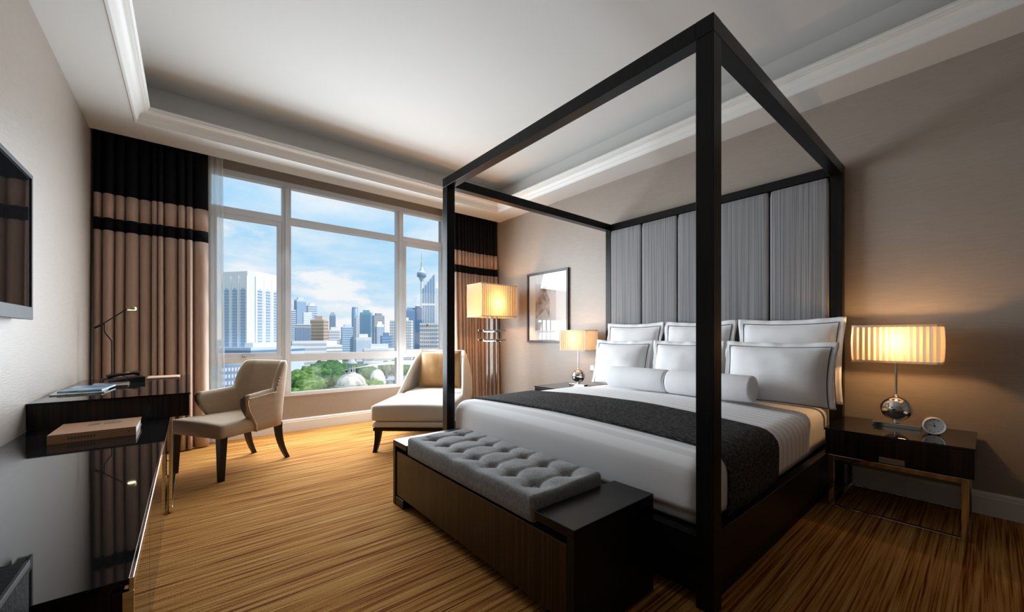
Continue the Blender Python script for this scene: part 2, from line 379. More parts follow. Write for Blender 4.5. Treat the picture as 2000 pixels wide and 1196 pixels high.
def baseboard(name, pts):
    # pts: two plan points of the wall face and the inward normal
    (x0, y0), (x1, y1), (nx, ny) = pts
    pr = [(0, 0), (0.015, 0), (0.015, 0.108), (0.012, 0.113), (0.013, 0.120), (0.010, 0.134), (0.006, 0.141), (0, 0.141)]
    bm = bmn()
    prism(bm, pr, lambda p: (x0 + nx * p[0], y0 + ny * p[0], p[1]), lambda p: (x1 + nx * p[0], y1 + ny * p[0], p[1]))
    struct(name, bm, M['base'])
baseboard('baseboard_right', ((RX, Y0), (RX, YW), (-1, 0)))
baseboard('baseboard_back', ((LX + 0.016, YW), (RX - 0.016, YW), (0, -1)))
baseboard('baseboard_left', ((LX, Y0), (LX, YW), (1, 0)))

# ---- window: frame bars, mullions, transoms, sashes, panes
win = bpy.data.objects.new('window_1', None); COL.objects.link(win); win.location = (1.54, YW, WZ0); win['kind'] = 'structure'
win['label'] = 'wide white framed window looking out over the city'
F0, F1 = YW - 0.005, YW + 0.075
def bar(name, x0, x1, z0, z1, y0=F0, y1=F1, bev=0.004): return obj(name, B(x0, x1, y0, y1, z0, z1, bev), M['frame'], win, True)
bar('frame_rail', WX0, WX1, WZ0, 0.448); bar('frame_rail', WX0, WX1, 2.798, WZ1)
bar('frame_post', WX0, WX0 + 0.05, 0.448, 2.798); bar('frame_post', WX1 - 0.05, WX1, 0.448, 2.798)
MU = ((0.815, 0.905), (2.168, 2.262))
for a, b in MU:
    bar('mullion', a, b, 0.448, 2.798); bar('mullion_nose', a + 0.028, b - 0.028, 0.448, 2.798, F0 - 0.018, F0, 0.003)
bays = ((WX0 + 0.05, MU[0][0]), (MU[0][1], MU[1][0]), (MU[1][1], WX1 - 0.05))
for i, (a, b) in enumerate(bays):
    z0, z1 = (2.395, 2.466) if i != 1 else (2.385, 2.462)
    bar('transom', a, b, z0, z1); bar('cross_rail', a, b, 0.806, 0.895 if i == 1 else 0.868)
    if i != 1:   # opening sash with its own frame and handle
        s0, s1, w = 0.868, z0, 0.046
        for (p, q, r, t) in ((a, a + w, s0, s1), (b - w, b, s0, s1), (a + w, b - w, s0, s0 + w), (a + w, b - w, s1 - w, s1)):
            bar('sash_bar', p, q, r, t, F0 + 0.006, F1 - 0.01, 0.005)
        m_ = (a + b) / 2
        h = obj('sash_handle', B(m_ - 0.055, m_ - 0.02, F0 - 0.012, F0 + 0.006, s0 + 0.012, s0 + 0.032, 0.004), M['silver'], win, True)
        obj('lever', B(m_ - 0.045, m_ + 0.06, F0 - 0.026, F0 - 0.012, s0 + 0.016, s0 + 0.028, 0.004), M['silver'], h, False).matrix_parent_inverse = Matrix.Translation(-Vector(win.location))
        obj('pane', B(a + w, b - w, YW + 0.03, YW + 0.036, s0 + w, s1 - w), M['glass'], win, True)
    else:
        obj('pane', B(a, b, YW + 0.03, YW + 0.036, 0.895, z0), M['glass'], win, True)
    obj('pane', B(a, b, YW + 0.03, YW + 0.036, z1, 2.798), M['glass'], win, True)
    obj('pane', B(a, b, YW + 0.03, YW + 0.036, 0.448, 0.806), M['glass'], win, True)

# ---- curtains
def curtain(label, x0, x1, nf, seed, ybase):
    t = thing('curtain', label, 'curtain', ((x0 + x1) / 2, ybase, 0.012), 0, 'banded blackout curtains')
    rnd = random.Random(seed)
    # fold positions of uneven width
    ws = [rnd.uniform(0.5, 1.6) for _ in range(nf)]; tot = sum(ws); e = [0]
    for w in ws: e.append(e[-1] + w / tot)
    amp = [rnd.uniform(0.7, 1.3) for _ in range(nf)]; dr = [rnd.uniform(-0.35, 0.35) for _ in range(nf + 1)]
    def pt(u, z):
        i = max(0, min(nf - 1, next((q for q in range(nf) if u <= e[q + 1] + 1e-9), nf - 1)))
        f = (u - e[i]) / (e[i + 1] - e[i]); low = 1 - z / 2.9
        s = max(0.0, math.sin(PI * min(1, max(0, f))))
        y = -0.090 * amp[i] * (s ** 0.62) * (0.72 + 0.40 * low)
        drift = (dr[i] * (1 - f) + dr[i + 1] * f) * 0.05 * low
        x = x0 + (x1 - x0) * u + drift * 0.6 - 0.006 * math.sin(2 * PI * f)
        return Vector((min(max(x, LX + 0.008), RX - 0.008), ybase + y + 0.012 - 0.05 * low, z))
    for name, z0, z1, m in (('header_band', 2.358, 3.0, M['navy']), ('upper_panel', 2.142, 2.358, M['tan']), ('stripe_band', 2.032, 2.142, M['navy']), ('lower_panel', 0.012, 2.032, M['tan'])):
        bm = bmn(); nu = nf * 14; nz = 2 if z1 - z0 < 0.5 else 14
        if name == 'header_band': nz = 5
        g = [[bm.verts.new(pt(i / nu, z0 + (z1 - z0) * j / nz)) for i in range(nu + 1)] for j in range(nz + 1)]
        for j in range(nz):
            for i in range(nu): bm.faces.new((g[j][i], g[j][i + 1], g[j + 1][i + 1], g[j + 1][i]))
        o = obj(name, bm, m, t, True, smooth=60)
        sm = o.modifiers.new('thickness', 'SOLIDIFY'); sm.thickness = 0.003
    return t
curtain('black topped tan curtain hanging between the left wall and the window', LX + 0.012, 0.150, 11, 3, 5.035)
curtain('black topped tan curtain behind the floor lamp in the right corner', 2.90, RX - 0.012, 15, 11, 5.035)
def sheer(label, x0, x1, nf):
    bm = bmn(); nu = nf * 10; nz = 8
    def pt(u, z): return (x0 + (x1 - x0) * u + (1 - z / 2.9) * 0.02 * u, 5.082 - 0.012 * math.sin(2 * PI * nf * u), z)
    g = [[bm.verts.new(pt(i / nu, 0.015 + 2.985 * j / nz)) for i in range(nu + 1)] for j in range(nz + 1)]
    for j in range(nz):
        for i in range(nu): bm.faces.new((g[j][i], g[j][i + 1], g[j + 1][i + 1], g[j + 1][i]))
    o = obj('sheer_curtain', bm, M['sheer'], None, smooth=60)
    tag(o, label, 'sheer curtain', 'white sheers at the window')
sheer('white sheer curtain gathered beside the left blackout curtain', 0.08, 0.272, 4)
sheer('white sheer curtain gathered beside the right blackout curtain', 2.83, 2.99, 4)

# ================================================================== four-poster bed
bed = thing('four_poster_bed', 'black four-poster bed with open canopy frame and tall grey padded headboard', 'bed', (2.67, 1.754, 0))
bx0, bx1, by0, by1, bz, ps = 1.579, 3.768, 0.687, 2.821, 2.370, 0.071
for x in (bx0, bx1 - ps):
    for y in (by0, by1 - ps):
        obj('post', B(x, x + ps, y, y + ps, 0, bz - 0.073, 0.0015, 1), M['black'], bed, True)
        obj('corner_block', B(x, x + ps, y, y + ps, bz - 0.072, bz, 0.0015, 1), M['black'], bed, True)
def rail(x0, x1, y0, y1): obj('canopy_rail', B(x0, x1, y0, y1, bz - 0.072, bz, 0.0015, 1), M['black'], bed, True)
rail(bx0 + 0.001, bx0 + ps - 0.001, by0 + ps, by1 - ps); rail(bx1 - ps, bx1, by0 + ps, by1 - ps)
rail(bx0 + ps, bx1 - ps, by0 + 0.001, by0 + ps - 0.001); rail(bx0 + ps, bx1 - ps, by1 - ps + 0.001, by1 - 0.001)
for (a, b) in ((by0 + 0.012, by0 + 0.055), (by1 - 0.055, by1 - 0.012)):
    obj('side_rail', B(bx0 + ps, bx1 - ps, a, b, 0.10, 0.305, 0.002), M['black'], bed, True)
obj('foot_rail', B(bx0 + 0.010, bx0 + 0.06, by0 + ps, by1 - ps, 0.10, 0.285, 0.002), M['black'], bed, True)
obj('plinth', B(bx0 + 0.09, bx1 - 0.06, by0 + 0.035, by1 - 0.035, 0.0, 0.10), M['blackmatt'], bed, True)
obj('platform', B(bx0 + 0.062, bx1 - ps - 0.002, by0 + 0.058, by1 - 0.058, 0.20, 0.262), M['blackmatt'], bed, True)
hb = obj('headboard', B(3.722, 3.760, by0 + ps, by1 - ps, 0.10, bz - 0.074), M['blackmatt'], bed, True)
for i in range(5):
    y0 = by0 + ps + 0.006 + i * 0.398; y1 = y0 + 0.3905
    bm = bmn(); rbox(bm, 3.690, 3.7225, y0, y1, 0.30, bz - 0.078, (0.018, 0.024, 0.018), (4, 12, 20))
    p = obj('headboard_panel', bm, M['head'], bed, True, smooth='all')

def duvet_disp(p):
    # crown of the filled bedding plus soft wrinkles
    u = (p.y - 1.755) / 1.01; v = (p.x - 2.65) / 1.1
    top = max(0.0, min(1.0, (p.z - 0.42) / 0.15))
    crown = 0.048 * (1 - min(1, u * u)) * (1 - min(1, abs(v)) ** 4 * 0.7)
    w = noise.noise(Vector((p.x * 2.1, p.y * 2.3, p.z * 3))) * 0.010 + noise.noise(Vector((p.x * 7, p.y * 2.2, p.z * 9))) * 0.004
    return Vector((p.x + w * 0.6 * (1 - top), p.y + w * 0.5 * (1 - top), p.z + top * (crown + w * 0.5)))
bm = bmn(); rbox(bm, 1.675, 3.685, 0.765, 2.745, 0.264, 0.560, (0.06, 0.06, 0.06), (30, 28, 8), duvet_disp)
tag(obj('mattress', bm, M['linen'], None, smooth='all'), 'white mattress in a plain fitted sheet on the four-poster bed', 'mattress')
def duvet():
    # an open shell over foot and both sides; underside and head end are open
    bm = bmn(); rbox(bm, 1.652, 3.12, 0.742, 2.768, 0.292, 0.566, (0.085, 0.075, 0.075), (44, 56, 12), duvet_disp)
    bmesh.ops.recalc_face_normals(bm, faces=bm.faces)
    kill = [f for f in bm.faces if (f.normal.z < -0.35) or (f.normal.x > 0.35 and f.calc_center_median().x > 3.0)]
    bmesh.ops.delete(bm, geom=kill, context='FACES'); return bm
o = obj('duvet', duvet(), M['satin'], None, smooth='all')
sm = o.modifiers.new('thickness', 'SOLIDIFY'); sm.thickness = 0.012; sm.offset = 1
tag(o, 'white satin striped duvet drawn over the foot of the bed', 'duvet')
def runner():
    bm = bmn(); nx, ny = 14, 70; r = 0.083; zb = 0.312; zt = 0.580; ya, yb = 0.727, 2.783
    h = zt - zb - r; q = PI / 2 * r; wd = (yb - ya) - 2 * r; L = 2 * h + 2 * q + wd
    g = []
    for i in range(nx + 1):
        x = 1.802 + (2.432 - 1.802) * i / nx; row = []
        for j in range(ny + 1):
            d = L * j / ny
            if d < h: y, z = ya, zb + d
            elif d < h + q: a = (d - h) / r; y, z = ya + r - r * math.cos(a), zt - r + r * math.sin(a)
            elif d < h + q + wd: y, z = ya + r + d - h - q, zt
            elif d < h + 2 * q + wd: a = (d - h - q - wd) / r; y, z = yb - r + r * math.sin(a), zt - r + r * math.cos(a)
            else: y, z = yb, zt - r - (d - h - 2 * q - wd)
            xx = x + 0.008 * math.sin(y * 2.1 + i * 0.02)
            p = duvet_disp(Vector((xx, y, z))); row.append(bm.verts.new(p + Vector((0, 0, 0.004))))
        g.append(row)
    for i in range(nx):
        for j in range(ny): bm.faces.new((g[i][j], g[i + 1][j], g[i + 1][j + 1], g[i][j + 1]))
    return bm
o = obj('bed_runner', runner(), M['runner'], None, smooth='all')
sm = o.modifiers.new('thickness', 'SOLIDIFY'); sm.thickness = 0.008; sm.offset = 1
tag(o, 'dark charcoal woven bed runner laid across the white duvet', 'bed runner')

# ---- pillows
def pillow_bm(w, h, T, flange, seed, n=22, ruffle=0.006):
    bm = bmn(); tot = []
    def f(u, v, side):
        a = min(1, abs(u)); b = min(1, abs(v))
        t = T * max(0.0, (1 - a ** 2.6) * (1 - b ** 2.6)) ** 0.55
        pin = 0.05
        x = u * w / 2 * (1 - pin * (1 - b * b) * (a ** 3)); z = v * h / 2 * (1 - pin * (1 - a * a) * (b ** 3))
        out = max(abs(u) - 1, abs(v) - 1, 0)
        fold = 0.0
        if v < -1: z = -h / 2; fold = (-v - 1) * h / 2 * 0.8      # the lower flange tucks under
        y = 0.0
        if out > 0: y = ruffle * noise.noise(Vector((u * 4 + seed, v * 4, 1.3))) * out / 0.1 * 2.2
        wr = 0.010 * noise.noise(Vector((u * 2.2 + seed * 3.1, v * 2.2, side))) * (1 - a ** 4) * (1 - b ** 4)
        return Vector((x, y + fold + side * (t + 0.003) + wr, z))
    bu = flange / (w / 2); bv = flange / (h / 2)
    us = [-1 - bu, -1 - bu / 2] + [-1 + 2 * i / n for i in range(n + 1)] + [1 + bu / 2, 1 + bu]
    vs2 = [-1 - bv, -1 - bv / 2] + [-1 + 2 * i / n for i in range(n + 1)] + [1 + bv / 2, 1 + bv]
    G = []
    for side in (-1, 1):
        g = [[bm.verts.new(f(u, v, side)) for v in vs2] for u in us]; G.append(g)
        for i in range(len(us) - 1):
            for j in range(len(vs2) - 1): bm.faces.new((g[i][j], g[i + 1][j], g[i + 1][j + 1], g[i][j + 1]))
    a, b = G; m = len(us) - 1; k2 = len(vs2) - 1
    per = [(i, 0) for i in range(m)] + [(m, j) for j in range(k2)] + [(i, k2) for i in range(m, 0, -1)] + [(0, j) for j in range(k2, 0, -1)]
    for (p, q) in zip(per, per[1:] + per[:1]):
        bm.faces.new((a[p[0]][p[1]], a[q[0]][q[1]], b[q[0]][q[1]], b[p[0]][p[1]]))
    loop = [f(-1 + 2 * i / n, -1, -1) for i in range(n)] + [f(1, -1 + 2 * i / n, -1) for i in range(n)] + [f(1 - 2 * i / n, 1, -1) for i in range(n)] + [f(-1, 1 - 2 * i / n, -1) for i in range(n)]
    return bm, loop
def pillow(name, label, cat, loc, w, h, T, fl, tilt, yaw, seed, m, group, pipe=True, roll=0.0):
    # local x = width, local z = height, front = -y ; yaw turns the front to face the foot of the bed (-X)
    t = tag(bpy.data.objects.new(name, None), label, cat, group); COL.objects.link(t); t.location = loc
    t.rotation_euler = (Matrix.Rotation(yaw, 3, 'Z') @ Matrix.Rotation(tilt, 3, 'X') @ Matrix.Rotation(roll, 3, 'Y')).to_euler()
    bm, loop = pillow_bm(w, h, T, fl, seed)
    o = obj('case', bm, m, t, smooth='all'); o.location = (0, 0, h / 2 + 0.005)
    if pipe:
        b2 = bmn(); tube(b2, [p + Vector((0, -0.004, 0)) for p in loop], 0.0030, 6, closed=True)
        q = obj('piping', b2, M['piping'], t, smooth='all', label='thin charcoal piping'); q.location = (0, 0, h / 2 + 0.005)
    return t
YAW = -PI / 2
back_y = (2.395, 1.715, 1.010); 
back_l = ('tall white pillow at the back of the bed nearest the window', 'tall white pillow in the middle of the back row on the bed', 'tall white pillow at the back of the bed beside the lit near lamp')
for y, lb, sd, w in zip(back_y, back_l, (1, 2, 3), (0.605, 0.59, 0.64)):
    pillow('tall_pillow', lb, 'pillow', (3.535, y, 0.612), w, 0.590, 0.080, 0.038, -0.15, YAW, sd, M['linen'], 'tall pillows against the headboard')
front_y = (2.335, 1.680, 1.000)
front_l = ('low white piped pillow in front, nearest the window', 'low white piped pillow in the middle of the front row', 'low white piped pillow in front, beside the near nightstand')
for y, lb, sd, w in zip(front_y, front_l, (4, 5, 6), (0.585, 0.560, 0.65)):
    pillow('piped_pillow', lb, 'pillow', (3.255, y, 0.612), w, 0.415, 0.110, 0.036, -0.20, YAW, sd, M['linen'], 'low pillows in the front row')
def bolster(label, y0, y1):
    bm = bmn(); r = 0.098; n = 28; rings = []
    for s, rr in ((0, 0.03), (0.0, 0.085), (0.006, r * 0.97), (0.018, r), (0.2, r * 1.015), (0.5, r * 1.01), (0.8, r * 1.015)):
        pass
    L = y1 - y0; secs = [(0.010, 0.05), (0.0, 0.080), (0.006, 0.094), (0.020, r), (L * 0.3, r * 1.02), (L * 0.5, r * 1.02), (L * 0.7, r * 1.02), (L - 0.020, r), (L - 0.006, 0.094), (L, 0.080), (L - 0.010, 0.05)]
    for s, rr in secs:
        rings.append([(rr * math.cos(2 * PI * i / n), s - L / 2, rr * math.sin(2 * PI * i / n) * 0.98) for i in range(n)])
    loft(bm, rings)
    o = obj('bolster', bm, M['bolster'], None, smooth='all'); o.location = (3.065, (y0 + y1) / 2, 0.722)
    tag(o, label, 'bolster', 'bolsters in front of the pillows')
bolster('white bolster cushion in front of the pillows, half nearest the window', 1.700, 2.275)
bolster('white bolster cushion in front of the pillows, half with its round end showing', 1.055, 1.690)

# ================================================================== bench at the foot of the bed
bn = thing('storage_bench', 'dark brown wooden storage bench across the foot of the bed', 'bench', (1.29, 1.716, 0))
BX0, BX1, BY0, BY1, BT = 1.036, 1.545, 0.925, 2.508, 0.418
for (a, b, c, d) in ((BY0, BY0 + 0.205, BY0, BY0 + 0.035), (BY1 - 0.205, BY1, BY1 - 0.035, BY1)):
    obj('top_plate', B(BX0, BX1, a, b, BT - 0.035, BT, 0.002), M['black'], bn, True)
    obj('end_panel', B(BX0, BX1, c, d, 0.0, BT - 0.035, 0.002), M['black'], bn, True)
obj('front_panel', B(BX0 + 0.006, BX0 + 0.028, BY0 + 0.042, BY1 - 0.042, 0.065, BT - 0.068, 0.002), M['zebra2'], bn, True, label='brown streaked veneer front')
obj('back_panel', B(BX1 - 0.03, BX1, BY0 + 0.035, BY1 - 0.035, 0.04, BT - 0.06), M['black'], bn, True)
obj('seat_board', B(BX0 + 0.03, BX1 - 0.03, BY0 + 0.036, BY1 - 0.036, BT - 0.085, BT - 0.062), M['blackmatt'], bn, True)
for (a, b) in ((BY0 + 0.037, BY0 + 0.15), (BY1 - 0.15, BY1 - 0.037)):
    obj('foot', B(BX0 + 0.002, BX0 + 0.12, a, b, 0.0, 0.058, 0.002), M['black'], bn, True)
obj('floor_board', B(BX0 + 0.03, BX1 - 0.03, BY0 + 0.036, BY1 - 0.036, 0.062, 0.08), M['blackmatt'], bn, True)
cu = thing('bench_cushion', 'grey button tufted seat cushion set into the bench top', 'cushion', (1.25, 1.716, BT - 0.06))
CX0, CX1, CY0, CY1, CT = 1.034, 1.470, BY0 + 0.212, BY1 - 0.212, 0.462
btn = [(CX0 + (CX1 - CX0) * fx, CY0 + (CY1 - CY0) * (j + 0.75) / 7.5) for fx in (0.27, 0.73) for j in range(7)]
def tuft(p):
    t = max(0.0, min(1.0, (p.z - 0.41) / 0.04)); dz = 0.0
    for (bx_, by_) in btn:
        d2 = (p.x - bx_) ** 2 + (p.y - by_) ** 2
        dz -= 0.024 * math.exp(-d2 / 0.0006) + 0.008 * math.exp(-d2 / 0.004)
    # creases between neighbouring buttons
    for fx in (0.27, 0.73):
        X = CX0 + (CX1 - CX0) * fx
        if CY0 + 0.05 < p.y < CY1 - 0.05: dz -= 0.006 * math.exp(-((p.x - X) / 0.012) ** 2)
    for j in range(7):
        Y = CY0 + (CY1 - CY0) * (j + 0.75) / 7.5
        if p.x > CX0 + 0.05: dz -= 0.006 * math.exp(-((p.y - Y) / 0.012) ** 2)
    dz += 0.006 * noise.noise(Vector((p.x * 9, p.y * 9, 0.5)))
    return Vector((p.x, p.y, p.z + dz * t))
bm = bmn(); rbox(bm, CX0, CX1, CY0, CY1, BT - 0.060, CT + 0.008, (0.022, 0.022, 0.02), (44, 120, 5), tuft)
obj('padded_body', bm, M['grey'], cu, True, smooth='all')
bm = bmn(); lathe(bm, [(0.002, -0.004), (0.011, -0.003), (0.012, 0.0), (0.009, 0.004), (0.003, 0.006)], n=12)
proto = None
for (x, y) in btn:
    if proto is None:
        proto = obj('button', bm, M['grey'], cu, smooth='all'); b_ = proto
    else:
        b_ = proto.copy(); COL.objects.link(b_)
    b_.location = (x - cu.location.x, y - cu.location.y, CT - 0.020 - cu.location.z)

# ================================================================== nightstands
def nightstand(label, yc):
    t = thing('nightstand', label, 'nightstand', (3.465, yc, 0), 0, 'zebrano nightstands either side of the bed')
    h = 0.316
    obj('cabinet', B(-0.280, 0.285, -h, h, 0.338, 0.492, 0.002), M['zebra'], t)
    dr = obj('drawer', B(-0.288, -0.278, -h + 0.004, h - 0.004, 0.342, 0.488, 0.0015), M['zebra'], t)
    obj('handle', B(-0.294, -0.2872, -0.055, 0.055, 0.345, 0.377, 0.001), M['silver'], dr, label='brushed metal plate handle')
    obj('top', B(-0.292, 0.290, -h - 0.004, h + 0.004, 0.492, 0.505, 0.001), M['gloss'], t, label='black glass top')
    s = 0.028; a = h - 0.018
    for x in (-0.285, 0.255):
        for y in (-a, a - s):
            obj('leg', B(x, x + s, y, y + s, 0, 0.338, 0.0015), M['chrome'], t)
        obj('bottom_bar', B(x, x + s, -a + s, a - s, 0, s * 0.6, 0.0015), M['chrome'], t)
        obj('top_bar', B(x, x + s, -a + s, a - s, 0.338 - s, 0.3375, 0.0015), M['chrome'], t)
    for y in (-a, a - s):
        obj('floor_bar', B(-0.285 + s, 0.255, y, y + s, 0, s * 0.6, 0.0015), M['chrome'], t)
    return t
nightstand('dark streaked nightstand with chrome legs beside the bed, carrying the clock', 0.364)
nightstand('dark streaked nightstand on the window side of the bed', 3.150)

# ---- pleated shade lamps
def pleat_ring(hx, hy, r, nseg, depth, z, bow=0.0):
    # rounded rectangle with zigzag pleats
    per = []; cs = [(hx - r, hy - r, 0), (-hx + r, hy - r, PI / 2), (-hx + r, -hy + r, PI), (hx - r, -hy + r, 1.5 * PI)]
    pts = []
    for (cx_, cy_, a0) in cs:
        for q in range(5):
            a = a0 + PI / 2 * q / 4; pts.append((Vector((cx_ + r * math.cos(a), cy_ + r * math.sin(a), 0)), Vector((math.cos(a), math.sin(a), 0))))
    # resample by length
    L = [0]
    for i in range(len(pts)): L.append(L[-1] + (pts[(i + 1) % len(pts)][0] - pts[i][0]).length)
    out = []
    for k_ in range(nseg):
        d = L[-1] * k_ / nseg; i = max(q for q in range(len(pts)) if L[q] <= d + 1e-12); f = (d - L[i]) / max(1e-9, L[i + 1] - L[i])
        p = pts[i][0].lerp(pts[(i + 1) % len(pts)][0], f); nn = pts[i][1].lerp(pts[(i + 1) % len(pts)][1], f)
        if nn.length > 0: nn.normalize()
        p = p + nn * (depth * (0.5 if k_ % 2 else -0.5) + bow)
        out.append((p.x, p.y, z))
    return out
def shade_bm(hx, hy, z0, z1, nple, depth, r=0.02):
    bm = bmn(); rows = []
    for j in range(7):
        f = j / 6; rows.append(pleat_ring(hx, hy, r, nple * 2, depth * (0.55 + 0.45 * math.sin(PI * f)), z0 + (z1 - z0) * f, 0.004 * math.sin(PI * f)))
    loft(bm, rows, cap=False)
    return bm
def rimband(hx, hy, z0, z1, r=0.02):
    bm = bmn(); a = pleat_ring(hx + 0.0028, hy + 0.0028, r, 80, 0, z0); b = [(p[0], p[1], z1) for p in a]
    loft(bm, [a, b], cap=False); return bm
def table_lamp(label, x, y, energy):
    t = thing('table_lamp', label, 'lamp', (x, y, 0.5052), 0, 'pleated bedside lamps')
    obj('base_bar', B(-0.035, 0.035, -0.115, 0.115, 0.0, 0.026, 0.0015), M['chrome'], t)
    bm = bmn(); prof = [(0.012, 0.026), (0.018, 0.032), (0.016, 0.044)]
    R_ = 0.079
    for i in range(1, 24):
        a = PI * i / 24; 
        prof.append((R_ * math.sin(a), 0.122 - R_ * math.cos(a)))
    prof += [(0.010, 0.206), (0.009, 0.212)]
    lathe(bm, prof, n=40); obj('globe', bm, M['chrome'], t, smooth='all', label='mirror polished globe')
    bm = bmn(); lathe(bm, [(0.0065, 0.205), (0.0065, 0.50)], n=16); obj('stem', bm, M['chrome'], t, smooth=40)
    z0, z1 = 0.424, 0.663
    sh = obj('lamp_shade', shade_bm(0.112, 0.205, z0, z1, 44, 0.010), M['shade'], t, smooth=20, label='ivory pleated box shade')
    obj('rim', rimband(0.112, 0.205, z0 - 0.002, z0 + 0.012), M['shade'], sh); obj('rim', rimband(0.112, 0.205, z1 - 0.012, z1 + 0.002), M['shade'], sh)
    sp = bmn()
    tube(sp, [(-0.108, 0, z1 - 0.02), (0.108, 0, z1 - 0.02)], 0.002, 6); tube(sp, [(0, -0.2, z1 - 0.02), (0, 0.2, z1 - 0.02)], 0.002, 6)
    tube(sp, [(0, 0, 0.5), (0, 0, z1 - 0.02)], 0.004, 6)
    obj('spider', sp, M['chrome'], t)
    bm = bmn(); lathe(bm, [(0.006, 0.0), (0.018, 0.012), (0.022, 0.03), (0.016, 0.048), (0.005, 0.054)], (0.03, 0, 0.53), 16)
    obj('bulb', bm, M['bulb'], t, smooth='all')
    lo = light('bedside_lamp_light', 'POINT', (0, 0, 0), (0, 0, 0), energy, (1.0, 0.56, 0.24), shadow_soft_size=0.03)
    lo.parent = t; lo.location = (-0.025, 0, 0.555)
table_lamp('lit pleated lamp on a chrome globe beside the alarm clock', 3.55, 0.385, 8.5)
table_lamp('lit pleated lamp on a chrome globe, on the window side nightstand', 3.55, 3.105, 5)

# ---- alarm clock
ck = thing('alarm_clock', 'small round silver alarm clock on the near nightstand', 'clock', (3.475, 0.215, 0.5052), 0)
ck.rotation_euler = (0, 0, math.radians(14))
def disc(bm, x0, x1, r0, r1, zc, n=36):
    loft(bm, [[(x0, r0 * math.cos(2 * PI * i / n), zc + r0 * math.sin(2 * PI * i / n)) for i in range(n)], [(x1, r1 * math.cos(2 * PI * i / n), zc + r1 * math.sin(2 * PI * i / n)) for i in range(n)]]); return bm
zc = 0.0525
bm = bmn(); disc(bm, -0.022, 0.045, 0.050, 0.046, zc); obj('case', bm, M['silver'], ck, smooth=40)
bm = bmn(); n_ = 36; rr = [(-0.022, 0.0515), (-0.032, 0.0505), (-0.034, 0.047), (-0.031, 0.0435), (-0.022, 0.043)]
loft(bm, [[(x_, r_ * math.cos(2 * PI * i / n_), zc + r_ * math.sin(2 * PI * i / n_)) for i in range(n_)] for x_, r_ in rr + rr[:1]], cap=False); obj('rim', bm, M['rim'], ck, smooth=40)
bm = bmn(); disc(bm, -0.0245, -0.0222, 0.0428, 0.0428, zc); obj('dial', bm, M['white'], ck)
def hand(ang, L, w):
    bm = bmn(); d = Vector((0, math.sin(ang), math.cos(ang))); s = Vector((0, math.cos(ang), -math.sin(ang)))
    poly = [d * -0.006 + s * w, d * L + s * w * 0.4, d * L - s * w * 0.4, d * -0.006 - s * w]
    prism(bm, poly, lambda p: (-0.0265, p.y, zc + p.z), lambda p: (-0.0255, p.y, zc + p.z)); obj('hand', bm, M['plastic'], ck)
hand(math.radians(8), 0.022, 0.0016); hand(math.radians(80), 0.028, 0.0013)
proto = None
for i in range(12):
    a = 2 * PI * i / 12; bm = bmn(); box(bm, -0.0262, -0.0246, -0.001, 0.001, 0.033, 0.039)
    bmesh.ops.rotate(bm, verts=bm.verts, matrix=Matrix.Rotation(a, 3, 'X')); bmesh.ops.translate(bm, verts=bm.verts, vec=(0, 0, zc)); obj('hour_mark', bm, M['plastic'], ck)
for y in (-0.025, 0.025): obj('foot', B(-0.015, 0.03, y - 0.004, y + 0.004, 0.0, 0.012, 0.001), M['silver'], ck)

# ---- wall switch and picture
sw = thing('wall_switch', 'square grey wall switch between the far lamp and the pillows', 'switch', (RX, 3.072, 0.667))
obj('plate', B(-0.010, -0.0005, -0.045, 0.045, 0.0, 0.088, 0.003), M['switch'], sw)
obj('rocker', B(-0.015, -0.010, -0.028, 0.028, 0.016, 0.072, 0.002), M['silver'], sw)
pic = thing('framed_picture', 'black framed abstract print hanging between the floor lamp and far lamp', 'picture', (RX, 3.853, 1.008))
pw, ph, fw = 0.398, 0.977, 0.030
for (a, b, c, d) in ((-pw, -pw + fw, 0, ph), (pw - fw, pw, 0, ph), (-pw + fw, pw - fw, 0, fw), (-pw + fw, pw - fw, ph - fw, ph)):
    obj('frame_bar', B(-0.030, -0.001, a, b, c, d, 0.0015), M['pframe'], pic)
obj('mount', B(-0.012, -0.004, -pw + fw, pw - fw, fw, ph - fw), M['mount'], pic)
obj('print', B(-0.0135, -0.0121, -0.165, 0.235, 0.17, 0.815), M['art'], pic, label='grey abstract print')
bm = bmn()
prism(bm, [(0.225, 0.33), (0.225, 0.55), (0.14, 0.78), (0.03, 0.78), (-0.05, 0.58), (-0.05, 0.33), (0.03, 0.46)], lambda p: (-0.0142, p[0], p[1]), lambda p: (-0.0136, p[0], p[1]))
obj('print_detail', bm, M['art2'], pic, label='rust and brown shape in the print')
obj('glazing', B(-0.020, -0.018, -pw + fw, pw - fw, fw, ph - fw), M['glass'], pic)

# ================================================================== floor lamp
fl = thing('floor_lamp', 'tall chrome floor lamp with pleated box shade in the corner by the chaise', 'floor lamp', (3.235, 4.395, 0))
obj('base', B(-0.15, 0.15, -0.13, 0.13, 0, 0.025, 0.003), M['chrome2'], fl)
for (x, y) in ((-0.045, 0.045), (0.045, 0.045), (-0.045, -0.045), (0.045, -0.045)):
    bm = bmn(); lathe(bm, [(0.011, 0.025), (0.011, 1.40)], (x, y, 0), 14); obj('pole', bm, M['chrome2'], fl, smooth=40)
for z, o_ in ((1.046, 0), (1.176, 0)):
    for y in (-0.060, 0.060): obj('cross_bar', B(-0.19, 0.19, y - 0.006, y + 0.006, z - 0.008, z + 0.008, 0.001), M['chrome2'], fl)
    for x in (-0.060, 0.060): obj('cross_bar', B(x - 0.006, x + 0.006, -0.13, 0.13, z - 0.0245, z - 0.0085, 0.001), M['chrome2'], fl)
sh = obj('lamp_shade', shade_bm(0.305, 0.175, 1.357, 1.797, 62, 0.012, 0.012), M['shade2'], fl, smooth=20, label='large ivory pleated box shade')
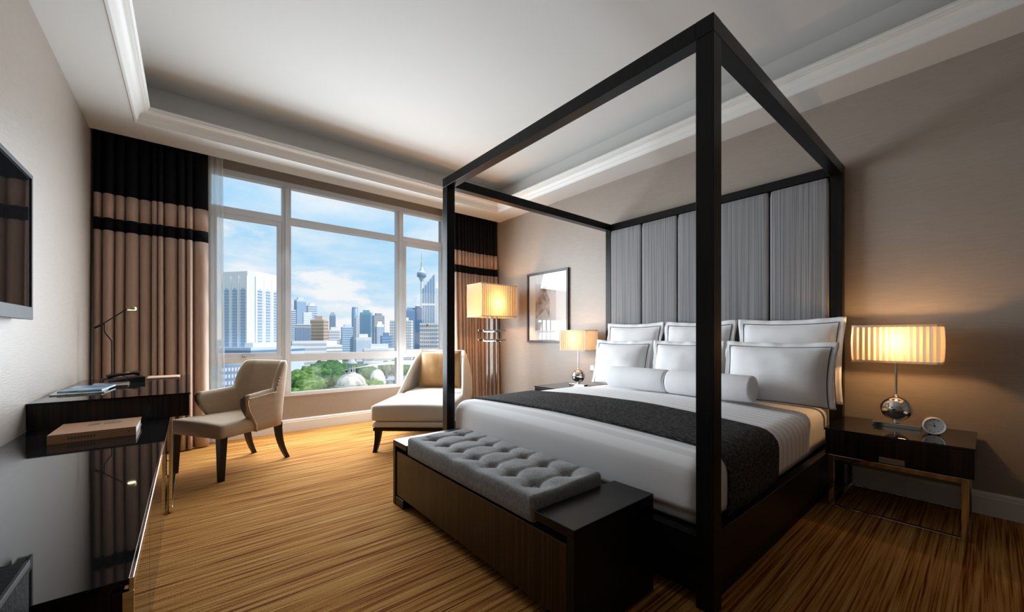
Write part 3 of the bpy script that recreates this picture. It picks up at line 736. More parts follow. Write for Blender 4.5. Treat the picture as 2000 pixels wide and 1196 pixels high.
obj('rim', rimband(0.305, 0.175, 1.355, 1.369, 0.012), M['shade2'], sh); obj('rim', rimband(0.305, 0.175, 1.785, 1.799, 0.012), M['shade2'], sh)
sp = bmn(); tube(sp, [(-0.30, 0, 1.40), (0.30, 0, 1.40)], 0.003, 6); tube(sp, [(0, -0.17, 1.40), (0, 0.17, 1.40)], 0.003, 6); tube(sp, [(0, 0, 1.40), (0, 0, 1.55)], 0.008, 8)
obj('spider', sp, M['chrome2'], fl)
bm = bmn(); lathe(bm, [(0.008, 0.0), (0.026, 0.018), (0.032, 0.045), (0.022, 0.07), (0.006, 0.08)], (0, 0, 1.55), 16); obj('bulb', bm, M['bulb'], fl, smooth='all')
lo = light('floor_lamp_light', 'POINT', (0, 0, 0), (0, 0, 0), 20, (1.0, 0.50, 0.17), shadow_soft_size=0.04); lo.parent = fl; lo.location = (0.0, -0.06, 1.54)

# ================================================================== chaise longue
ang = math.atan2(0.748, 0.663) - PI / 2          # local +y runs from the foot end to the back
ch = thing('chaise_longue', 'cream upholstered chaise longue with winged back by the window', 'chaise longue', (1.595, 3.462, 0), ang)
hw = 0.382
def leg_curve(bm, x, y, z1, ox, oy, s0, s1):
    rings = []
    for i in range(7):
        f = i / 6; z = z1 * (1 - f); k_ = s0 + (s1 - s0) * f; b_ = f ** 2.2
        dx, dy = ox * b_, oy * b_
        rings.append([(x + dx + k_ * a, y + dy + k_ * b, z) for a, b in ((-1, -1), (1, -1), (1, 1), (-1, 1))])
    return loft(bm, rings)
for x, y, ox, oy in ((-hw + 0.06, 0.06, -0.02, -0.04), (hw - 0.06, 0.06, 0.02, -0.04), (-hw + 0.08, 1.40, -0.02, 0.05), (hw - 0.08, 1.40, 0.02, 0.05)):
    obj('leg', leg_curve(bmn(), x, y, 0.23, ox, oy, 0.030, 0.017), M['darkwood'], ch, smooth=40)
obj('wood_rail', B(-hw + 0.02, hw - 0.02, 0.02, 1.46, 0.200, 0.232, 0.003), M['darkwood'], ch, label='dark wooden rail')
bm = bmn(); rbox(bm, -hw + 0.01, hw - 0.01, 0.008, 1.48, 0.232, 0.292, 0.02, (10, 14, 3)); obj('upholstered_base', bm, M['cream'], ch, smooth='all')
def soft(amp): return lambda p: Vector((p.x, p.y, p.z + (amp * (1 - (p.x / hw) ** 2) if p.z > 0.4 else 0)))
bm = bmn(); rbox(bm, -hw, hw, 0.0, 0.80, 0.293, 0.445, 0.032, (14, 16, 6), soft(0.012)); obj('seat_cushion', bm, M['cream'], ch, smooth='all')
bm = bmn(); rbox(bm, -hw + 0.055, hw - 0.055, 0.806, 1.36, 0.293, 0.452, 0.035, (14, 12, 6), soft(0.012)); obj('seat_cushion', bm, M['cream'], ch, smooth='all')
# winged back: a U in plan, its top edge rising from the seat to the back
def wing():
    bm = bmn(); path = []
    n1 = 16
    for i in range(n1 + 1): path.append((-hw, 0.70 + (1.36 - 0.70) * i / n1))
    r = 0.14
    for i in range(1, 7): a = PI / 2 * i / 6; path.append((-hw + r - r * math.cos(a), 1.36 + r * math.sin(a)))
    for i in range(1, 8): path.append((-hw + r + (2 * hw - 2 * r) * i / 8, 1.50))
    path += [(-x, y) for x, y in path[:n1 + 7]][::-1]
    N = len(path); out = []
    for i, (x, y) in enumerate(path):
        p0 = Vector(path[max(0, i - 1)]); p1 = Vector(path[min(N - 1, i + 1)]); t = (p1 - p0).normalized(); nin = Vector((t.y, -t.x))
        f = max(0, min(1, (y - 0.66) / 0.80)); s = f * f * (3 - 2 * f)
        top = 0.41 + (0.905 - 0.41) * s ** 0.85
        def inw(zf): return (0.075 * s) * zf ** 1.6 - 0.03 * s * math.sin(PI * zf)
        th = 0.030 + 0.035 * s
        ring = []
        for j, zf in enumerate((0, 0.25, 0.5, 0.75, 0.93)):
            z = 0.236 + (top - 0.236) * zf; o = inw(zf)
            ring.append((x + nin.x * o, y + nin.y * o, z))
        o = inw(1.0)
        ring.append((x + nin.x * (o + th * 0.25), y + nin.y * (o + th * 0.25), top + 0.012)); ring.append((x + nin.x * (o + th * 0.75), y + nin.y * (o + th * 0.75), top + 0.012))
        for zf in (0.93, 0.75, 0.5, 0.25, 0):
            z = 0.236 + (top - 0.236) * zf; o = inw(zf) + th
            ring.append((x + nin.x * o, y + nin.y * o, z))
        out.append(ring)
    return loft(bm, out)
obj('winged_back', wing(), M['cream'], ch, smooth='all')
c_, s_ = math.cos(ang), math.sin(ang)
def chw(x, y): return (1.595 + c_ * x - s_ * y, 3.462 + s_ * x + c_ * y)
px, py = chw(0.01, 1.16)
pillow('throw_pillow', 'gold satin throw pillow leaning in the back of the chaise longue', 'cushion', (px, py, 0.467), 0.50, 0.455, 0.085, 0.004, -0.26, ang, 9, M['gold'], None, pipe=False)

# ================================================================== desk chair
fx, fy = -0.857, -0.515
ca = math.atan2(fy, fx) + PI / 2                 # local -y is the front
dc = thing('armchair', 'taupe upholstered armchair with curved arms and dark legs at the desk', 'chair', (0.307, 4.083, 0), ca)
for x, y, ox, oy in ((-0.265, -0.295, 0, -0.005), (0.265, -0.295, 0, -0.005)):
    bm = bmn(); rings = []
    for i in range(5):
        f = i / 4; k_ = 0.027 - 0.010 * f; rings.append([(x + k_ * a, y + k_ * b - 0.006 * f, 0.345 * (1 - f)) for a, b in ((-1, -1), (1, -1), (1, 1), (-1, 1))])
    obj('leg', loft(bm, rings), M['darkwood'], dc, smooth=40)
for x in (-0.195, 0.195):
    obj('leg', leg_curve(bmn(), x, 0.235, 0.335, 0.012 * (1 if x > 0 else -1), 0.085, 0.025, 0.015), M['darkwood'], dc, smooth=40)
def seatd(p):
    k_ = 1 - 0.27 * max(0, (p.y + 0.33) / 0.62)
    z = p.z + (0.014 * (1 - (p.x / 0.31) ** 2) if p.z > 0.40 else 0)
    return Vector((p.x * k_, p.y, z))
bm = bmn(); rbox(bm, -0.305, 0.305, -0.335, 0.26, 0.318, 0.430, (0.03, 0.03, 0.03), (16, 16, 5), seatd); obj('seat', bm, M['taupe'], dc, smooth='all')
def tub():
    bm = bmn(); path = []; n1 = 16
    for i in range(n1 + 1):
        f = i / n1; path.append((-0.272 + 0.018 * f, -0.030 + 0.165 * f))
    for i in range(1, 15):
        a = PI / 2 * i / 14; path.append((-0.254 + 0.10 * (1 - math.cos(a)), 0.135 + 0.15 * math.sin(a)))
    for i in range(1, 9): path.append((-0.154 + 0.308 * i / 9, 0.285))
    path += [(-x, y) for x, y in path[:n1 + 15]][::-1]
    N = len(path); out = []
    for i, (x, y) in enumerate(path):
        p0 = Vector(path[max(0, i - 1)]); p1 = Vector(path[min(N - 1, i + 1)]); t = (p1 - p0).normalized(); nin = Vector((t.y, -t.x))
        e = min(i, N - 1 - i)
        fr = max(0.0, 1 - e / 12) ** 1.3               # 1 at the arm fronts
        # level arms, then a steep rise into the back panel with round top corners
        g = max(0, min(1, (e - 16.0) / 6.5)); g = math.sin(g * PI / 2) ** 0.75 if g > 0 else 0.0
        top = 0.612 + 0.020 * min(1, e / 14) + 0.232 * g
        th = 0.056; ring = []
        def offs(zf):
            return -(0.030 * fr + 0.010) * (zf ** 2.0), -0.112 * fr * (math.sin(min(1, zf / 0.9) * PI / 2) ** 2.2 - (0.25 if zf > 0.98 else 0.0)), 0.050 * zf * min(1, max(0, (e - 10) / 14))
        for zf in (0, 0.2, 0.4, 0.6, 0.8, 0.94):
            o, fw_, rec = offs(zf); z = 0.315 + (top - 0.315) * zf
            ring.append((x + nin.x * o, y + nin.y * o + fw_ + rec, z))
        o, fw_, rec = offs(1.0)
        for k_ in (0.2, 0.8): ring.append((x + nin.x * (o + th * k_), y + nin.y * (o + th * k_) + fw_ + rec, top + 0.012))
        for zf in (0.94, 0.8, 0.6, 0.4, 0.2, 0):
            o, fw_, rec = offs(zf); z = 0.315 + (top - 0.315) * zf
            ring.append((x + nin.x * (o + th), y + nin.y * (o + th) + fw_ + rec, z))
        out.append(ring)
    return bm, out
bm, rings = tub(); loft(bm, rings); obj('tub_back', bm, M['taupe'], dc, smooth='all')
# nail trim down the arm front and along the arm's outer edge
nb = bmn(); N = len(rings)
def naildot(p): bmesh.ops.create_icosphere(nb, subdivisions=1, radius=0.0075, matrix=Matrix.Translation(p))
for side in (1, N - 2):
    col = [Vector(rings[side][j]) for j in range(6)]
    for a, b in zip(col, col[1:]):
        for q in range(4): naildot(a.lerp(b, q / 4))
for rng in (range(1, 19), range(N - 19, N - 1)):
    for i in list(rng)[:-1]:
        a = Vector(rings[i][5]); b = Vector(rings[i + 1][5]); naildot(a); naildot(a.lerp(b, 0.5))
obj('nail_trim', nb, M['nail'], dc, smooth='all', kind='stuff')

# ================================================================== console and desk
con = thing('console_cabinet', 'low glossy black console running along the left wall under the desk', 'console', (-0.38, 2.2, 0))
KX1 = -0.094
obj('top', B(LX + 0.004, KX1, 1.135, 3.235, 0.585, 0.5985, 0.001), M['gloss'], con, True, label='mirror black glass top')
obj('body', B(LX + 0.02, KX1 - 0.030, 1.150, 3.23, 0.06, 0.585), M['zebra'], con, True)
obj('chrome_edge', B(KX1 - 0.002, KX1 + 0.006, 1.135, 3.215, 0.572, 0.599, 0.001), M['chrome'], con, True)
for i in range(3):
    a = 1.155 + i * 0.69; d_ = obj('drawer_front', B(KX1 - 0.030, KX1 - 0.010, a, a + 0.684, 0.075, 0.568, 0.002), M['gloss'], con, True)
obj('corner_post', B(KX1 - 0.012, KX1 + 0.006, 1.135, 1.150, 0.0, 0.572, 0.001), M['chrome'], con, True)
obj('plinth', B(LX + 0.05, KX1 - 0.06, 1.19, 3.21, 0, 0.06), M['blackmatt'], con, True)
dk = thing('desk', 'black writing desk with glass top projecting over the console', 'desk', (-0.33, 3.95, 0.6))
DX1, DY0, DY1 = 0.006, 3.221, 4.69
obj('body', B(LX + 0.004, DX1 - 0.004, DY0, DY1, 0.599, 0.733, 0.0015), M['zebra'], dk, True)
obj('top', B(LX + 0.003, DX1, DY0 - 0.003, DY1 + 0.002, 0.733, 0.743, 0.001), M['gloss'], dk, True, label='black glass top')
obj('chrome_edge', B(DX1 - 0.001, DX1 + 0.004, DY0 - 0.003, DY1 + 0.002, 0.731, 0.7435, 0.001), M['chrome'], dk, True)
for y in (DY0 + 0.025, DY1 - 0.055): obj('leg', B(-0.096, -0.080, y, y + 0.03, 0.0, 0.599, 0.0015), M['chrome'], dk, True)
obj('floor_bar', B(-0.096, -0.080, DY0 + 0.056, DY1 - 0.056, 0.0, 0.018, 0.001), M['chrome'], dk, True)

# ---- television
tv = thing('television', 'flat black television hung on the left wall above the console', 'television', (LX, 2.40, 1.18))
TY1_, TYl = 3.035, 1.77
obj('body', B(LX + 0.012, LX + 0.052, TYl, TY1_, 1.182, 1.893, 0.006), M['plastic'], tv, True)
for (a, b, c, d) in ((TYl, TY1_, 1.180, 1.242), (TYl, TY1_, 1.875, 1.895), (TYl, TYl + 0.02, 1.242, 1.875), (TY1_ - 0.02, TY1_, 1.242, 1.875)):
    obj('bezel_bar', B(LX + 0.050, LX + 0.062, a, b, c, d, 0.002), M['bezel'], tv, True)
obj('screen', B(LX + 0.0525, LX + 0.0565, TYl + 0.02, TY1_ - 0.02, 1.242, 1.875), M['gloss'], tv, True, label='black glass screen')
obj('wall_bracket', B(LX + 0.0005, LX + 0.012, 2.2, 2.6, 1.4, 1.7), M['plastic'], tv, True)

# ---- dark cabinet in the near left corner
cab = thing('low_cabinet', 'black cabinet with a curved corner in front of the console, cut by the frame', 'cabinet', (-0.43, 0.72, 0))
bm = bmn()
poly = [(-0.640, 0.45), (-0.216, 0.45), (-0.210, 1.045), (-0.250, 1.050), (-0.34, 1.030), (-0.45, 0.985), (-0.55, 0.92), (-0.640, 0.84)]
prism(bm, poly, lambda p: (p[0], p[1], 0.03), lambda p: (p[0], p[1], 0.705)); obj('body', bm, M['leather'], cab, True)
bm = bmn(); prism(bm, poly, lambda p: (p[0], p[1], 0.706), lambda p: (p[0], p[1], 0.716)); obj('lid', bm, M['leather'], cab, True)
obj('metal_edge', B(-0.2140, -0.2085, 0.45, 1.046, 0.7070, 0.7175, 0.001), M['bezel'], cab, True)
for (x, y) in ((-0.60, 0.48), (-0.25, 0.48), (-0.25, 0.98), (-0.60, 0.80)): obj('foot', B(x - 0.02, x + 0.02, y - 0.02, y + 0.02, 0, 0.03), M['blackmatt'], cab, True)

# ---- book on the console, papers on the desk
def book(name, label, x0, x1, y0, y1, z0, t, cover, cat='book', rot=0.0, group=None, pages=True, soft_=False):
    b = thing(name, label, cat, ((x0 + x1) / 2, (y0 + y1) / 2, z0), rot, group); w, h = (x1 - x0) / 2, (y1 - y0) / 2; c = 0.003 if not soft_ else 0.0008
    obj('pages', B(-w + 0.004, w - 0.004, -h + c, h - 0.004, c, t - c), M['paper'], b, label='white page block')
    obj('cover', B(-w, w, -h, h, 0, c, 0), cover, b); obj('cover', B(-w, w, -h, h, t - c, t, 0), cover, b)
    obj('spine', B(-w, w, -h - 0.001, -h + c, 0.0, t, 0.0005), cover, b)
    return b
bk = book('hardback_book', 'thick tan hardback book lying on the glossy console', -0.502, -0.206, 2.762, 3.074, 0.5987, 0.042, M['bookc'])
for (x0, x1, y0, y1) in ((-0.045, 0.0, 0.02, 0.075), (0.01, 0.075, 0.02, 0.075), (-0.03, 0.05, 0.09, 0.10)):
    obj('cover_print', B(x0, x1, y0, y1, 0.0421, 0.0424), M['bookp'], bk)
for i in range(9):
    obj('spine_print', B(-0.085 + i * 0.0105, -0.078 + i * 0.0105, -0.1576, -0.1571, 0.014, 0.026), M['bookp'], bk)
obj('spine_print', B(0.118, 0.124, -0.1576, -0.1571, 0.017, 0.028), M['bookp'], bk)
book('magazine', 'pale magazine at the wall end of the desk, under the blue one', -0.640, -0.412, 3.545, 3.80, 0.7437, 0.006, M['magwhite'], 'magazine', 0.03, 'magazines on the desk', soft_=True)
book('magazine', 'thick blue magazine lying on the desk', -0.600, -0.408, 3.60, 3.93, 0.7507, 0.011, M['magblue'], 'magazine', -0.10, 'magazines on the desk', soft_=True)
book('magazine', 'brown covered magazine on the desk between the blue magazine and the telephone', -0.525, -0.338, 3.91, 4.17, 0.7437, 0.009, M['magdark'], 'magazine', 0.06, 'magazines on the desk', soft_=True)
nf = thing('note_folder', 'flat tan note folder on the desk beside the telephone', 'folder', (-0.165, 4.53, 0.7437))
obj('board', B(-0.105, 0.105, -0.12, 0.12, 0, 0.008, 0.001), M['pad'], nf); obj('note_sheet', B(-0.095, 0.09, -0.105, 0.105, 0.008, 0.010), M['pad'], nf)
# telephone
tp = thing('telephone', 'black desk telephone with handset on the writing desk', 'telephone', (-0.385, 4.30, 0.7437), -1.35); tp.scale = (1, 1, 0.72)
bm = bmn(); prism(bm, [(-0.10, 0), (0.10, 0), (0.10, 0.055), (0.04, 0.05), (-0.10, 0.018)], lambda p: (-0.11, p[0], p[1]), lambda p: (0.11, p[0], p[1])); obj('body', bm, M['plastic'], tp)
bm = bmn(); tube(bm, [(-0.075, -0.09, 0.052), (-0.075, -0.06, 0.066), (-0.075, 0.0, 0.076), (-0.075, 0.06, 0.083), (-0.075, 0.095, 0.074)], [0.022, 0.020, 0.016, 0.020, 0.022], 12); obj('handset', bm, M['plastic'], tp, smooth=50)
for i in range(4):
    for j in range(3):
        z = 0.018 + (0.05 - 0.018) * ((-0.06 + i * 0.026 + 0.10) / 0.14); obj('key', B(-0.01 + j * 0.03, 0.012 + j * 0.03, -0.068 + i * 0.026, -0.052 + i * 0.026, z - 0.004, z + 0.007, 0.001), M['bezel'], tp)
bm = bmn(); tube(bm, [(-0.105, -0.05, 0.012), (-0.13, -0.09, 0.004), (-0.165, -0.09, 0.004), (-0.19, -0.03, 0.004), (-0.20, 0.06, 0.004)], 0.003, 8); obj('cord', bm, M['plastic'], tp, smooth=60)
# desk lamp
dl = thing('desk_lamp', 'slim dark bronze desk lamp with bent stem and small lit disc head', 'lamp', (-0.480, 4.545, 0.7437))
bm = bmn(); lathe(bm, [(0.062, 0.0), (0.062, 0.010), (0.055, 0.016), (0.012, 0.018)], n=28); obj('base', bm, M['bronze'], dl, smooth=40)
bm = bmn(); tube(bm, [(0, 0, 0.014), (0, 0, 0.312), (-0.006, 0, 0.325), (-0.040, 0, 0.385), (-0.043, 0, 0.398), (-0.043, 0, 0.462)], 0.0055, 10); obj('stem', bm, M['bronze'], dl, smooth=50)
bm = bmn(); tube(bm, [(-0.100, 0, 0.420), (-0.064, 0, 0.443), (-0.0635, 0, 0.4434), (0.085, 0, 0.578)], [0.0085, 0.0085, 0.0045, 0.0045], 10); obj('arm', bm, M['bronze'], dl, smooth=50)
bm = bmn(); lathe(bm, [(0.026, 0.572), (0.031, 0.574), (0.031, 0.592), (0.026, 0.598), (0.004, 0.600)], (0.115, 0, 0), 28); hd = obj('head', bm, M['brass'], dl, smooth=40)
bm = bmn(); lathe(bm, [(0.026, 0.5708), (0.026, 0.5718)], (0.115, 0, 0), 28); obj('diffuser', bm, M['glow'], hd, label='glowing round diffuser')
lo = light('desk_lamp_light', 'SPOT', (0, 0, 0), (0, 0, 0), 2.0, (1.0, 0.85, 0.55), spot_size=2.0, spot_blend=0.6, shadow_soft_size=0.02); lo.parent = dl; lo.location = (0.115, 0, 0.566)

# ================================================================== the city outside
GZ = -32.0
M['ground'] = mat('city_ground', (0.20, 0.21, 0.22), 0.9, vary=((0.02, 0.02, 1), (0.10, 0.16, 0.08), 0.45, 0.6))
struct('city_ground', B(-2500, 3500, 12, 4500, GZ - 1, GZ), M['ground'])
def cm(name, c, r=0.6): return mat(name, c, r)
CW = cm('white_render', (0.66, 0.70, 0.76)); CWW = cm('bright_white_render', (0.82, 0.83, 0.85)); CB = cm('blue_glass_wall', (0.22, 0.36, 0.55), 0.3); CD = cm('dark_blue_glass', (0.15, 0.25, 0.42), 0.3)  # blue glass and pale blue walls lightened in place of haze and sky reflection
CP = cm('pale_blue_wall', (0.52, 0.62, 0.75)); CG = cm('grey_concrete', (0.42, 0.45, 0.50)); CT_ = cm('tan_stone', (0.58, 0.47, 0.40)); CTB = cm('brown_window_glass', (0.36, 0.26, 0.19), 0.3)
CTE = cm('teal_glass', (0.24, 0.46, 0.56), 0.3); CPL = cm('pale_bay_wall', (0.47, 0.57, 0.71)); CSL = cm('slate_blue_slats', (0.33, 0.44, 0.60)); CPK = cm('pinkish_concrete', (0.60, 0.52, 0.52)); CVI = cm('violet_grey_roof', (0.36, 0.36, 0.50)); CRD = cm('red_emblem', (0.6, 0.08, 0.08)); CDK = cm('dusky_concrete', (0.30, 0.32, 0.38))
def building(name, label, x, y, w, d, top, rot, wall, glass, style, floors=18, nv=8, cap=True, roofm=None):
    t = thing(name, label, 'building', (x, y, GZ), math.radians(rot), 'buildings of the far city'); H = top - GZ
    obj('body', B(-w / 2, w / 2, -d / 2, d / 2, 0, H), wall, t)
    bm = bmn(); e = 0.18; fh = H / floors
    if style == 'h':
        for i in range(1, floors): box(bm, -w / 2 - e, w / 2 + e, -d / 2 - e, d / 2 + e, i * fh, i * fh + fh * 0.5)
    elif style == 'v':
        for i in range(nv):
            a = -w / 2 + w * (i + 0.2) / nv; box(bm, a, a + w / nv * 0.6, -d / 2 - e, d / 2 + e, 2, H - fh)
        for i in range(nv):
            a = -d / 2 + d * (i + 0.2) / nv; box(bm, -w / 2 - e, w / 2 + e, a, a + d / nv * 0.6, 2, H - fh)
    else:
        for i in range(1, floors):
            z = i * fh
            for q in range(nv):
                a = -w / 2 + w * (q + 0.2) / nv; box(bm, a, a + w / nv * 0.6, -d / 2 - e, -d / 2, z, z + fh * 0.55)
                b = -d / 2 + d * (q + 0.2) / nv
                box(bm, -w / 2 - e, -w / 2, b, b + d / nv * 0.6, z, z + fh * 0.55); box(bm, w / 2, w / 2 + e, b, b + d / nv * 0.6, z, z + fh * 0.55)
    obj('windows', bm, glass, t, kind='stuff')
    if cap: obj('roof_block', B(-w * 0.28, w * 0.30, -d * 0.25, d * 0.25, H, H + fh * 1.1), roofm or wall, t)
    return t
bl = building
bl('striped_block', 'narrow white striped block beside the window mullion', 124, 703, 12, 9, 41.9, 0, CW, CD, 'h', 24, 6, False)
bl('glass_tower', 'blue glass tower standing tallest in the middle pane skyline', 196, 1007, 20.3, 16.2, 83.8, 9, CP, CB, 'v', 26, 9)
t = bl('stepped_tower', 'white stepped tower right of the tallest blue glass tower', 192, 880, 16, 14, 63.1, 2.7, CW, CB, 'h', 22, 6)
obj('lower_wing', B(2, 16, -10, 8, 0, 66), CW, t); obj('lower_wing', B(8, 20, -9, 6, 0, 52), CP, t)
bl('white_slab', 'plain white slab in front of the stepped tower', 162, 775, 13, 10, 42.6, -2, CWW, CP, 'grid', 20, 4, False)
t = bl('dark_drum_block', 'blue grey office block with dark vertical ribs', 116, 579, 18, 16.8, 15.3, -11, CG, CD, 'v', 14, 10, False); obj('parapet', B(-9.6, 9.6, -9, 9, 47.3, 48.6), CW, t)
bl('tan_office_block', 'tan stone office block with brown glass front', 143, 609, 18.8, 15, 24.1, -38, CT_, CTB, 'grid', 12, 9, True, CT_)
bl('slender_tower', 'slender grey tower with narrow crown in the distance', 281, 1066, 14, 13, 56, -15, CG, CD, 'v', 20, 4)
bl('white_low_complex', 'long low white building at the foot of the tan block', 93, 443, 31, 18.4, -4.0, 0, CW, CG, 'h', 6, 8, False)
bl('grey_office', 'pale office block with grey window bands', 170, 639, 15.5, 11, 10.1, -5, CW, CG, 'h', 10, 8)
bl('pale_blue_office', 'pale blue office block left of the round tower', 232, 782, 19, 15, 18.2, -6.5, CP, CB, 'h', 12, 8)
t = thing('round_tower', 'blue round tower rising above the pink block', 'building', (325, 1030, GZ), 0, 'buildings of the far city')
bm = bmn(); lathe(bm, [(7.8, 0), (7.8, 100), (7.0, 101), (7.0, 106)], n=24); obj('body', bm, CB, t, smooth=40)
bm = bmn()
for i in range(1, 20): lathe(bm, [(7.95, i * 5.0), (7.95, i * 5.0 + 1.4)], n=24)
obj('floor_bands', bm, CP, t, kind='stuff')
bl('pink_block', 'pinkish block with pale window bands in front of the round tower', 283, 870, 15, 12, 40.4, -3, CPK, CP, 'h', 18, 6)
bl('teal_glass_block', 'teal glass office block in the middle of the skyline', 278, 809, 21.4, 17.1, 48.5, -34, CTE, CB, 'v', 18, 8)
bl('dusky_tower', 'dark tower under construction behind the white block', 278, 744, 19, 15, 39.7, -5.5, CDK, CG, 'h', 18, 6)
bl('white_ribbed_block', 'white block with thin vertical ribs', 209, 555, 10.2, 8.2, 17.5, -1, CWW, CB, 'v', 14, 5)
bl('wide_grey_block', 'wide pale grey block below the teal building', 177, 529, 19.3, 13.5, -0.6, -6.5, CW, CP, 'v', 8, 14)
bl('dark_blue_block', 'dark blue block beside the right mullion', 176, 447, 10.6, 8.5, 1.3, -6.5, CD, CB, 'h', 10, 6)
bl('white_grid_block', 'large white block with rows of windows behind the right mullion', 200, 458, 25, 15, 19.9, -33, CWW, CG, 'grid', 16, 12)
bl('blue_twin_tower', 'blue tower behind the right mullion, lower of a pair', 389, 847, 19.8, 15.9, 61.5, -15, CB, CD, 'v', 24, 7)
bl('blue_twin_tower', 'blue tower under the antenna tower, darker of a pair', 426, 881, 21.6, 17.3, 68.6, -38, CD, CB, 'v', 26, 7)
t = bl('emblem_block', 'white block with dark windows and small red emblem on its parapet', 198, 381, 19.3, 11.6, 14.7, -39.5, CWW, CDK, 'grid', 11, 9, False)
obj('emblem', B(-2.5, -0.8, -6.1, -5.9, 43.5, 45.6), CRD, t, label='small red emblem')
bl('blue_low_office', 'dark blue low office seen under the left sash', 14, 197, 8.5, 4.5, -10.5, 1, CD, CP, 'grid', 8, 8, False)
bl('white_low_annex', 'small white annex roofs right of the long low building', 128, 500, 26, 12, -9.5, 4, CWW, CG, 'h', 5, 8)
bl('white_low_annex', 'white and grey low roofs in front of the teal building', 150, 400, 30, 10, -11.5, -12, CW, CG, 'h', 5, 8)
# slant topped glass tower
t = thing('slant_top_tower', 'tall grey blue tower with slanted top beside the antenna tower', 'building', (330, 635, GZ), math.radians(-27.5), 'buildings of the far city')
H = 109.2 - GZ
bm = bmn(); prism(bm, [(-13.5, 0), (9, 0), (9, H), (6, H), (-13.5, H - 27)], lambda p: (p[0], -10, p[1]), lambda p: (p[0], 10, p[1])); obj('body', bm, CP, t)
obj('side_shaft', B(9, 13.5, -8, 8, 0, H - 24), CW, t)
bm = bmn()
for i in range(5):
    a = -12.3 + i * 4.3; box(bm, a, a + 2.4, -10.3, -10, 3, H - 26 + (a + 13.5) * 1.30)
obj('glass_strips', bm, CB, t, kind='stuff'); obj('sky_bridge_band', B(-13.8, 9.2, -10.6, 10.3, H - 55, H - 51), CWW, t)
# antenna tower
t = thing('antenna_tower', 'slim concrete tower with round pod and tall antenna', 'tower', (683.3, 1382.3, GZ))
bm = bmn(); lathe(bm, [(9, 0), (4.6, 60), (4.2, 242)], n=20); obj('shaft', bm, CW, t, smooth=40)
bm = bmn(); lathe(bm, [(5, 241), (9, 250), (15, 262), (17.5, 268), (17.5, 273), (14, 278), (9, 281), (6, 290), (4, 296)], n=28); obj('pod', bm, CP, t, smooth=30)
bm = bmn()
for z in (259, 264.5, 270): lathe(bm, [(17.9, z), (17.9, z + 1.8)], n=28)
obj('pod_windows', bm, CD, t, kind='stuff')
bm = bmn(); lathe(bm, [(2.6, 296), (2.2, 315), (1.1, 316), (0.9, 350)], n=10); obj('antenna', bm, CG, t)
# white tower with pointed arch bays
t = thing('white_arch_tower', 'big white office tower with tall pointed arch window bays', 'building', (42, 407, GZ), math.radians(38), 'buildings of the far city')
hw_ = 16.4; H = 54.2 - GZ
oct_ = [(-hw_ + 4, -hw_), (hw_ - 4, -hw_), (hw_, -hw_ + 4), (hw_, hw_ - 4), (hw_ - 4, hw_), (-hw_ + 4, hw_), (-hw_, hw_ - 4), (-hw_, -hw_ + 4)]
bm = bmn(); prism(bm, oct_, lambda p: (p[0], p[1], 0), lambda p: (p[0], p[1], H)); obj('body', bm, CWW, t)
def bay(fc, a):
    # fc: 'f' front face (-y), 'l' left face (-x); a = bay centre
    bm = bmn(); wd = 2.3; zt_ = H - 13
    poly = [(a - wd, 17), (a + wd, 17), (a + wd, zt_ - 4), (a + wd * 0.75, zt_ - 1.6), (a, zt_), (a - wd * 0.75, zt_ - 1.6), (a - wd, zt_ - 4)]
    if fc == 'f': prism(bm, poly, lambda p: (p[0], -hw_ - 0.10, p[1]), lambda p: (p[0], -hw_, p[1]))
    elif fc == 'r': prism(bm, poly, lambda p: (hw_ + 0.10, p[0], p[1]), lambda p: (hw_, p[0], p[1]))
    else: prism(bm, poly, lambda p: (-hw_ - 0.10, p[0], p[1]), lambda p: (-hw_, p[0], p[1]))
    o = obj('arch_bay', bm, CPL, t)
    sb = bmn()
    for i in range(22):
        z = 18.5 + i * 2.45
        if fc == 'f': box(sb, a - wd, a + wd, -hw_ - 0.5, -hw_ - 0.1, z, z + 1.0)
        elif fc == 'r': box(sb, hw_ + 0.1, hw_ + 0.5, a - wd, a + wd, z, z + 1.0)
        else: box(sb, -hw_ - 0.5, -hw_ - 0.1, a - wd, a + wd, z, z + 1.0)
    obj('floor_slats', sb, CSL, o, kind='stuff')
for fc in ('f', 'l', 'r'):
    for a in (-8.2, 0, 8.2): bay(fc, a)
def fin(x, y, w):
    obj('fin', B(x - w, x + w, y - w, y + w, 15, H - 4.0), CWW, t)
for a in (-12.2, -4.1, 4.1, 12.2): fin(a, -hw_ - 0.1, 0.55); fin(-hw_ - 0.1, a, 0.55); fin(hw_ + 0.1, a, 0.55)
obj('podium', B(-30, 26, -30, 10, 0, 24), CP, t); obj('podium_band', B(-30.3, 26.3, -30.3, -29.9, 20.0, 21.8), CD, t)
obj('podium_band', B(-30.4, -29.95, -30.3, 10, 20.0, 21.8), CD, t)
obj('podium_roof', B(-24, 10, -26, -18, 24, 27.5), CWW, t)
